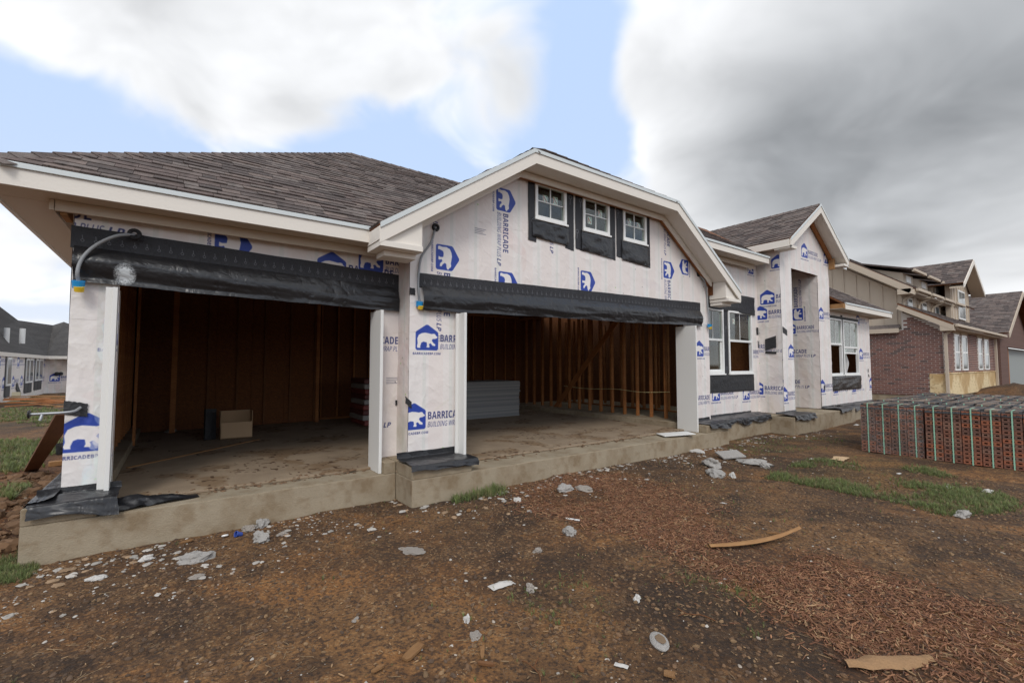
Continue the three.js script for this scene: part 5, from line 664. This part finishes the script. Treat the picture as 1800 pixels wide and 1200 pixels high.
const bbm = mulchArea.reduce((b, [x, z]) => [Math.min(b[0], x), Math.max(b[1], x), Math.min(b[2], z), Math.max(b[3], z)], [9, -9, 9, -9]);
tag(scatter('wood_chips', chipG, M({ roughness: .95 }), 22000, r => { const x = lerp(bbm[0] - .6, bbm[1] + .3, r()), z = lerp(bbm[2] - .5, bbm[3] + .6, r()); const jr = .42 * (r() + r() + r() - 1.5), ja = r() * 6.28; if (!inPoly(mulchArea, x + jr * Math.cos(ja) + .4 * (fbm(x * 2, z * 2, 3) - .5), z + jr * Math.sin(ja)) || !offSlab(x, z)) return null; if (fbm(x * 1.4 + 5, z * 1.4, 4) < .26 + .30 * r()) return null; const L = .015 + .055 * Math.pow(r(), 2.2), k = r(), c = k < .5 ? [.19, .085, .045] : k < .8 ? [.29, .145, .075] : k < .92 ? [.10, .055, .035] : [.36, .23, .12]; const v = .75 + .5 * r(); return { x, z, s: [L * 1.25, .002 + .004 * r(), .003 + .009 * r() * r()], lift: .004 + .022 * r() * r(), rx: (r() - .5) * .7, rz: (r() - .5) * .6, ry: .5 + (r() - .5) * 2.6, c: c.map(q => q * v) }; }, 11), 'red brown shredded wood chips spread in a band across the yard', 'wood chips');
tag(scatter('wood_splinters', chipG, M({ roughness: .95 }), 2600, r => { const [x, z] = nearXZ(r, 9); if (!offSlab(x, z)) return null; const L = .01 + .045 * r() * r(), v = .6 + .6 * r(); return { x, z, s: [L, .003, .004 + .008 * r()], lift: .003 + .006 * r(), rx: (r() - .5) * .4, rz: (r() - .5) * .4, c: [.30 * v, .19 * v, .10 * v] }; }, 12), 'stray wood splinters on the bare dirt', 'splinters');
const clodG = lump(3, 1, .7, 1, .45, 1);
tag(scatter('soil_crumbs', clodG, M({ roughness: 1 }), 26000, r => { const [x, z] = nearXZ(r, 9); if (!offSlab(x, z)) return null; if (fbm(x * 1.1 + 30, z * 1.1, 3) < .36 + .25 * (r() - .5)) return null; const s = .003 + .013 * Math.pow(r(), 3.2), v = .6 + .7 * r(), k = r(); return { x, z, s: [s * (1 + .6 * r()), s, s], lift: s * .2, c: k < .6 ? [.135 * v, .078 * v, .042 * v] : k < .85 ? [.09 * v, .058 * v, .038 * v] : [.20 * v, .125 * v, .065 * v] }; }, 13), 'brown soil crumbs over the yard', 'soil');
tag(scatter('mud_clods', lump(7, 1, .8, 1, .6, 2), M({ roughness: 1 }), 420, r => { const z = -5.0 - 5 * r(), x = -1.2 - 2.2 * r() * r(); const s = .02 + .08 * r() * r(), v = .7 + .5 * r(); return { x, z, s: [s * 1.3, s, s], lift: s * .15, c: [.15 * v, .085 * v, .045 * v] }; }, 18), 'red brown mud clods heaped beside the slab', 'clods');
tag(scatter('mortar_crumbs', lump(21, 1, .6, 1, .6, 1), M({ roughness: .95 }), 900, r => { const k = r(), [x, z] = k < .35 ? [-1 + 3.3 * r(), -5.70 + 1.5 * r() * r()] : k < .75 ? [2.4 + 7.3 * r(), -5.2 + 1.3 * r() * r()] : [9.7 + 4 * r(), -5.3 + 1.6 * r() * r()]; if (!offSlab(x, z) || fbm(x * 2 + 8, z * 2, 3) < .46) return null; const s = .006 + .028 * Math.pow(r(), 3), v = .7 + .5 * r(); return { x, z, s: [s * 1.4, s * .7, s], lift: s * .15, c: r() < .7 ? [.42 * v, .39 * v, .35 * v] : [.30 * v, .20 * v, .12 * v] }; }, 19), 'crumbled mortar and chips along the foot of the slabs', 'crumbs');
const twigG = new THREE.CylinderGeometry(.5, .35, 1, 5, 3).rotateZ(Math.PI / 2); { const p = twigG.attributes.position; for (let i = 0; i < p.count; i++) p.setZ(i, p.getZ(i) + 6 * Math.sin(p.getX(i) * 3) * Math.abs(p.getX(i))); twigG.computeVertexNormals(); }
tag(scatter('dry_straw', twigG, M({ roughness: .95 }), 1100, r => { const [x, z] = nearXZ(r, 7); if (!offSlab(x, z) || fbm(x * 1.5 + 60, z * 1.5, 3) < .45) return null; const L = .03 + .12 * r() * r(), v = .6 + .6 * r(); return { x, z, s: [L, .0022 + .002 * r(), .0022 + .002 * r()], lift: .004 + .006 * r(), rx: 0, rz: (r() - .5) * .25, c: r() < .6 ? [.30 * v, .21 * v, .12 * v] : [.16 * v, .10 * v, .06 * v] }; }, 20), 'dry straw and root bits on the dirt', 'straw');
tag(scatter('gravel', clodG, M({ roughness: .9 }), 1900, r => { const [x, z] = nearXZ(r, 9); if (!offSlab(x, z)) return null; const edge = (z < -4.2 ? .9 : .22) * sst(.35, .6, fbm(x * 1.3 + 3, z * 1.3, 3)); if (r() > edge) return null; const s = .0025 + .011 * Math.pow(r(), 3), v = .8 + .4 * r(); return { x, z, s: [s * 1.3, s * .7, s], lift: s * .2, c: r() < .6 ? [.40 * v, .37 * v, .33 * v] : [.32 * v, .27 * v, .22 * v] }; }, 14), 'pale gravel and mortar crumbs on the dirt', 'gravel');
// grass: tufts of bent blades
const tuftG = (() => { const r = rng(2), L = []; for (let b = 0; b < 9; b++) { const a = r() * 6.28, h = .5 + .5 * r(), lean = .15 + .6 * r(), w = .035 + .02 * r(), ca = Math.cos(a), sa = Math.sin(a), P = []; const pt = (t, s) => { const q = lean * t * t, x = q * ca - s * w * (1 - t) * sa, z = q * sa + s * w * (1 - t) * ca; return [x + .08 * (r() - .5) * 0 + .12 * ca * .5, h * t * (1 - .25 * lean * t), z + .12 * sa * .5]; };
  for (let k = 0; k < 3; k++) { const t0 = k / 3, t1 = (k + 1) / 3; P.push(...pt(t0, -1), ...pt(t0, 1), ...pt(t1, 1)); if (k < 2) P.push(...pt(t0, -1), ...pt(t1, 1), ...pt(t1, -1)); } const g = new THREE.BufferGeometry(); g.setAttribute('position', new THREE.Float32BufferAttribute(P, 3)); g.computeVertexNormals(); L.push(g); } return mergeGeometries(L); })();
const leafM = new THREE.MeshPhysicalMaterial({ roughness: .8, side: THREE.DoubleSide, transmission: .25, thickness: 0 });
const green = (r) => { const v = .7 + .6 * r(), k = r(); return k < .75 ? [.15 * v, .19 * v, .055 * v] : k < .90 ? [.20 * v, .20 * v, .075 * v] : [.24 * v, .19 * v, .09 * v]; };
const boxes = grassAreas.map(([A]) => A.reduce((b, [x, z]) => [Math.min(b[0], x), Math.max(b[1], x), Math.min(b[2], z), Math.max(b[3], z)], [99, -99, 99, -99]));
tag(scatter('grass', tuftG, leafM, 7000, r => { const i = r() < .5 ? 0 : Math.floor(r() * grassAreas.length), [A, k] = grassAreas[i], b = boxes[i], x = lerp(b[0], b[1], r()), z = lerp(b[2], b[3], r()); if (!inPoly(A, x, z) || !offSlab(x, z) || r() > k || fbm(x * 1.6 + 8, z * 1.6, 4) < .40 + .22 * r()) return null; const s = (.03 + .05 * r() * k) * (i === 3 || i === 2 ? 1.7 : 1); return { x: x + .1 * (r() - .5), z: z + .1 * (r() - .5), s: [s, s * (.6 + .8 * r()), s], lift: -.003, c: green(r) }; }, 15), 'young green grass in patches across the yard', 'grass');
tag(scatter('weed_tufts', tuftG, leafM, 650, r => { const [x, z] = nearXZ(r, 10); if (!offSlab(x, z) || fbm(x * .8 + 40, z * .8, 3) < .50) return null; const s = .02 + .045 * r() * r(); return { x, z, s: [s, s * (.6 + .6 * r()), s], lift: -.003, c: green(r) }; }, 16), 'sparse weeds sprouting on the bare dirt', 'weeds');
tag(scatter('far_grass', tuftG, leafM, 2600, r => { const px = r() * 125, py = 690 + 270 * Math.pow(r(), 1.3), [x, , z] = G(px, py); if (x > -1.5 || fbm(x * .35 + 7, z * .5 + 2, 3) < .50) return null; const s = .06 + .08 * r(); return { x, z, s: [s * 1.4, s, s * 1.4], lift: -.004, c: green(r) }; }, 17), 'rough grass patches left of the house', 'grass');

renderer.render(scene, camera);
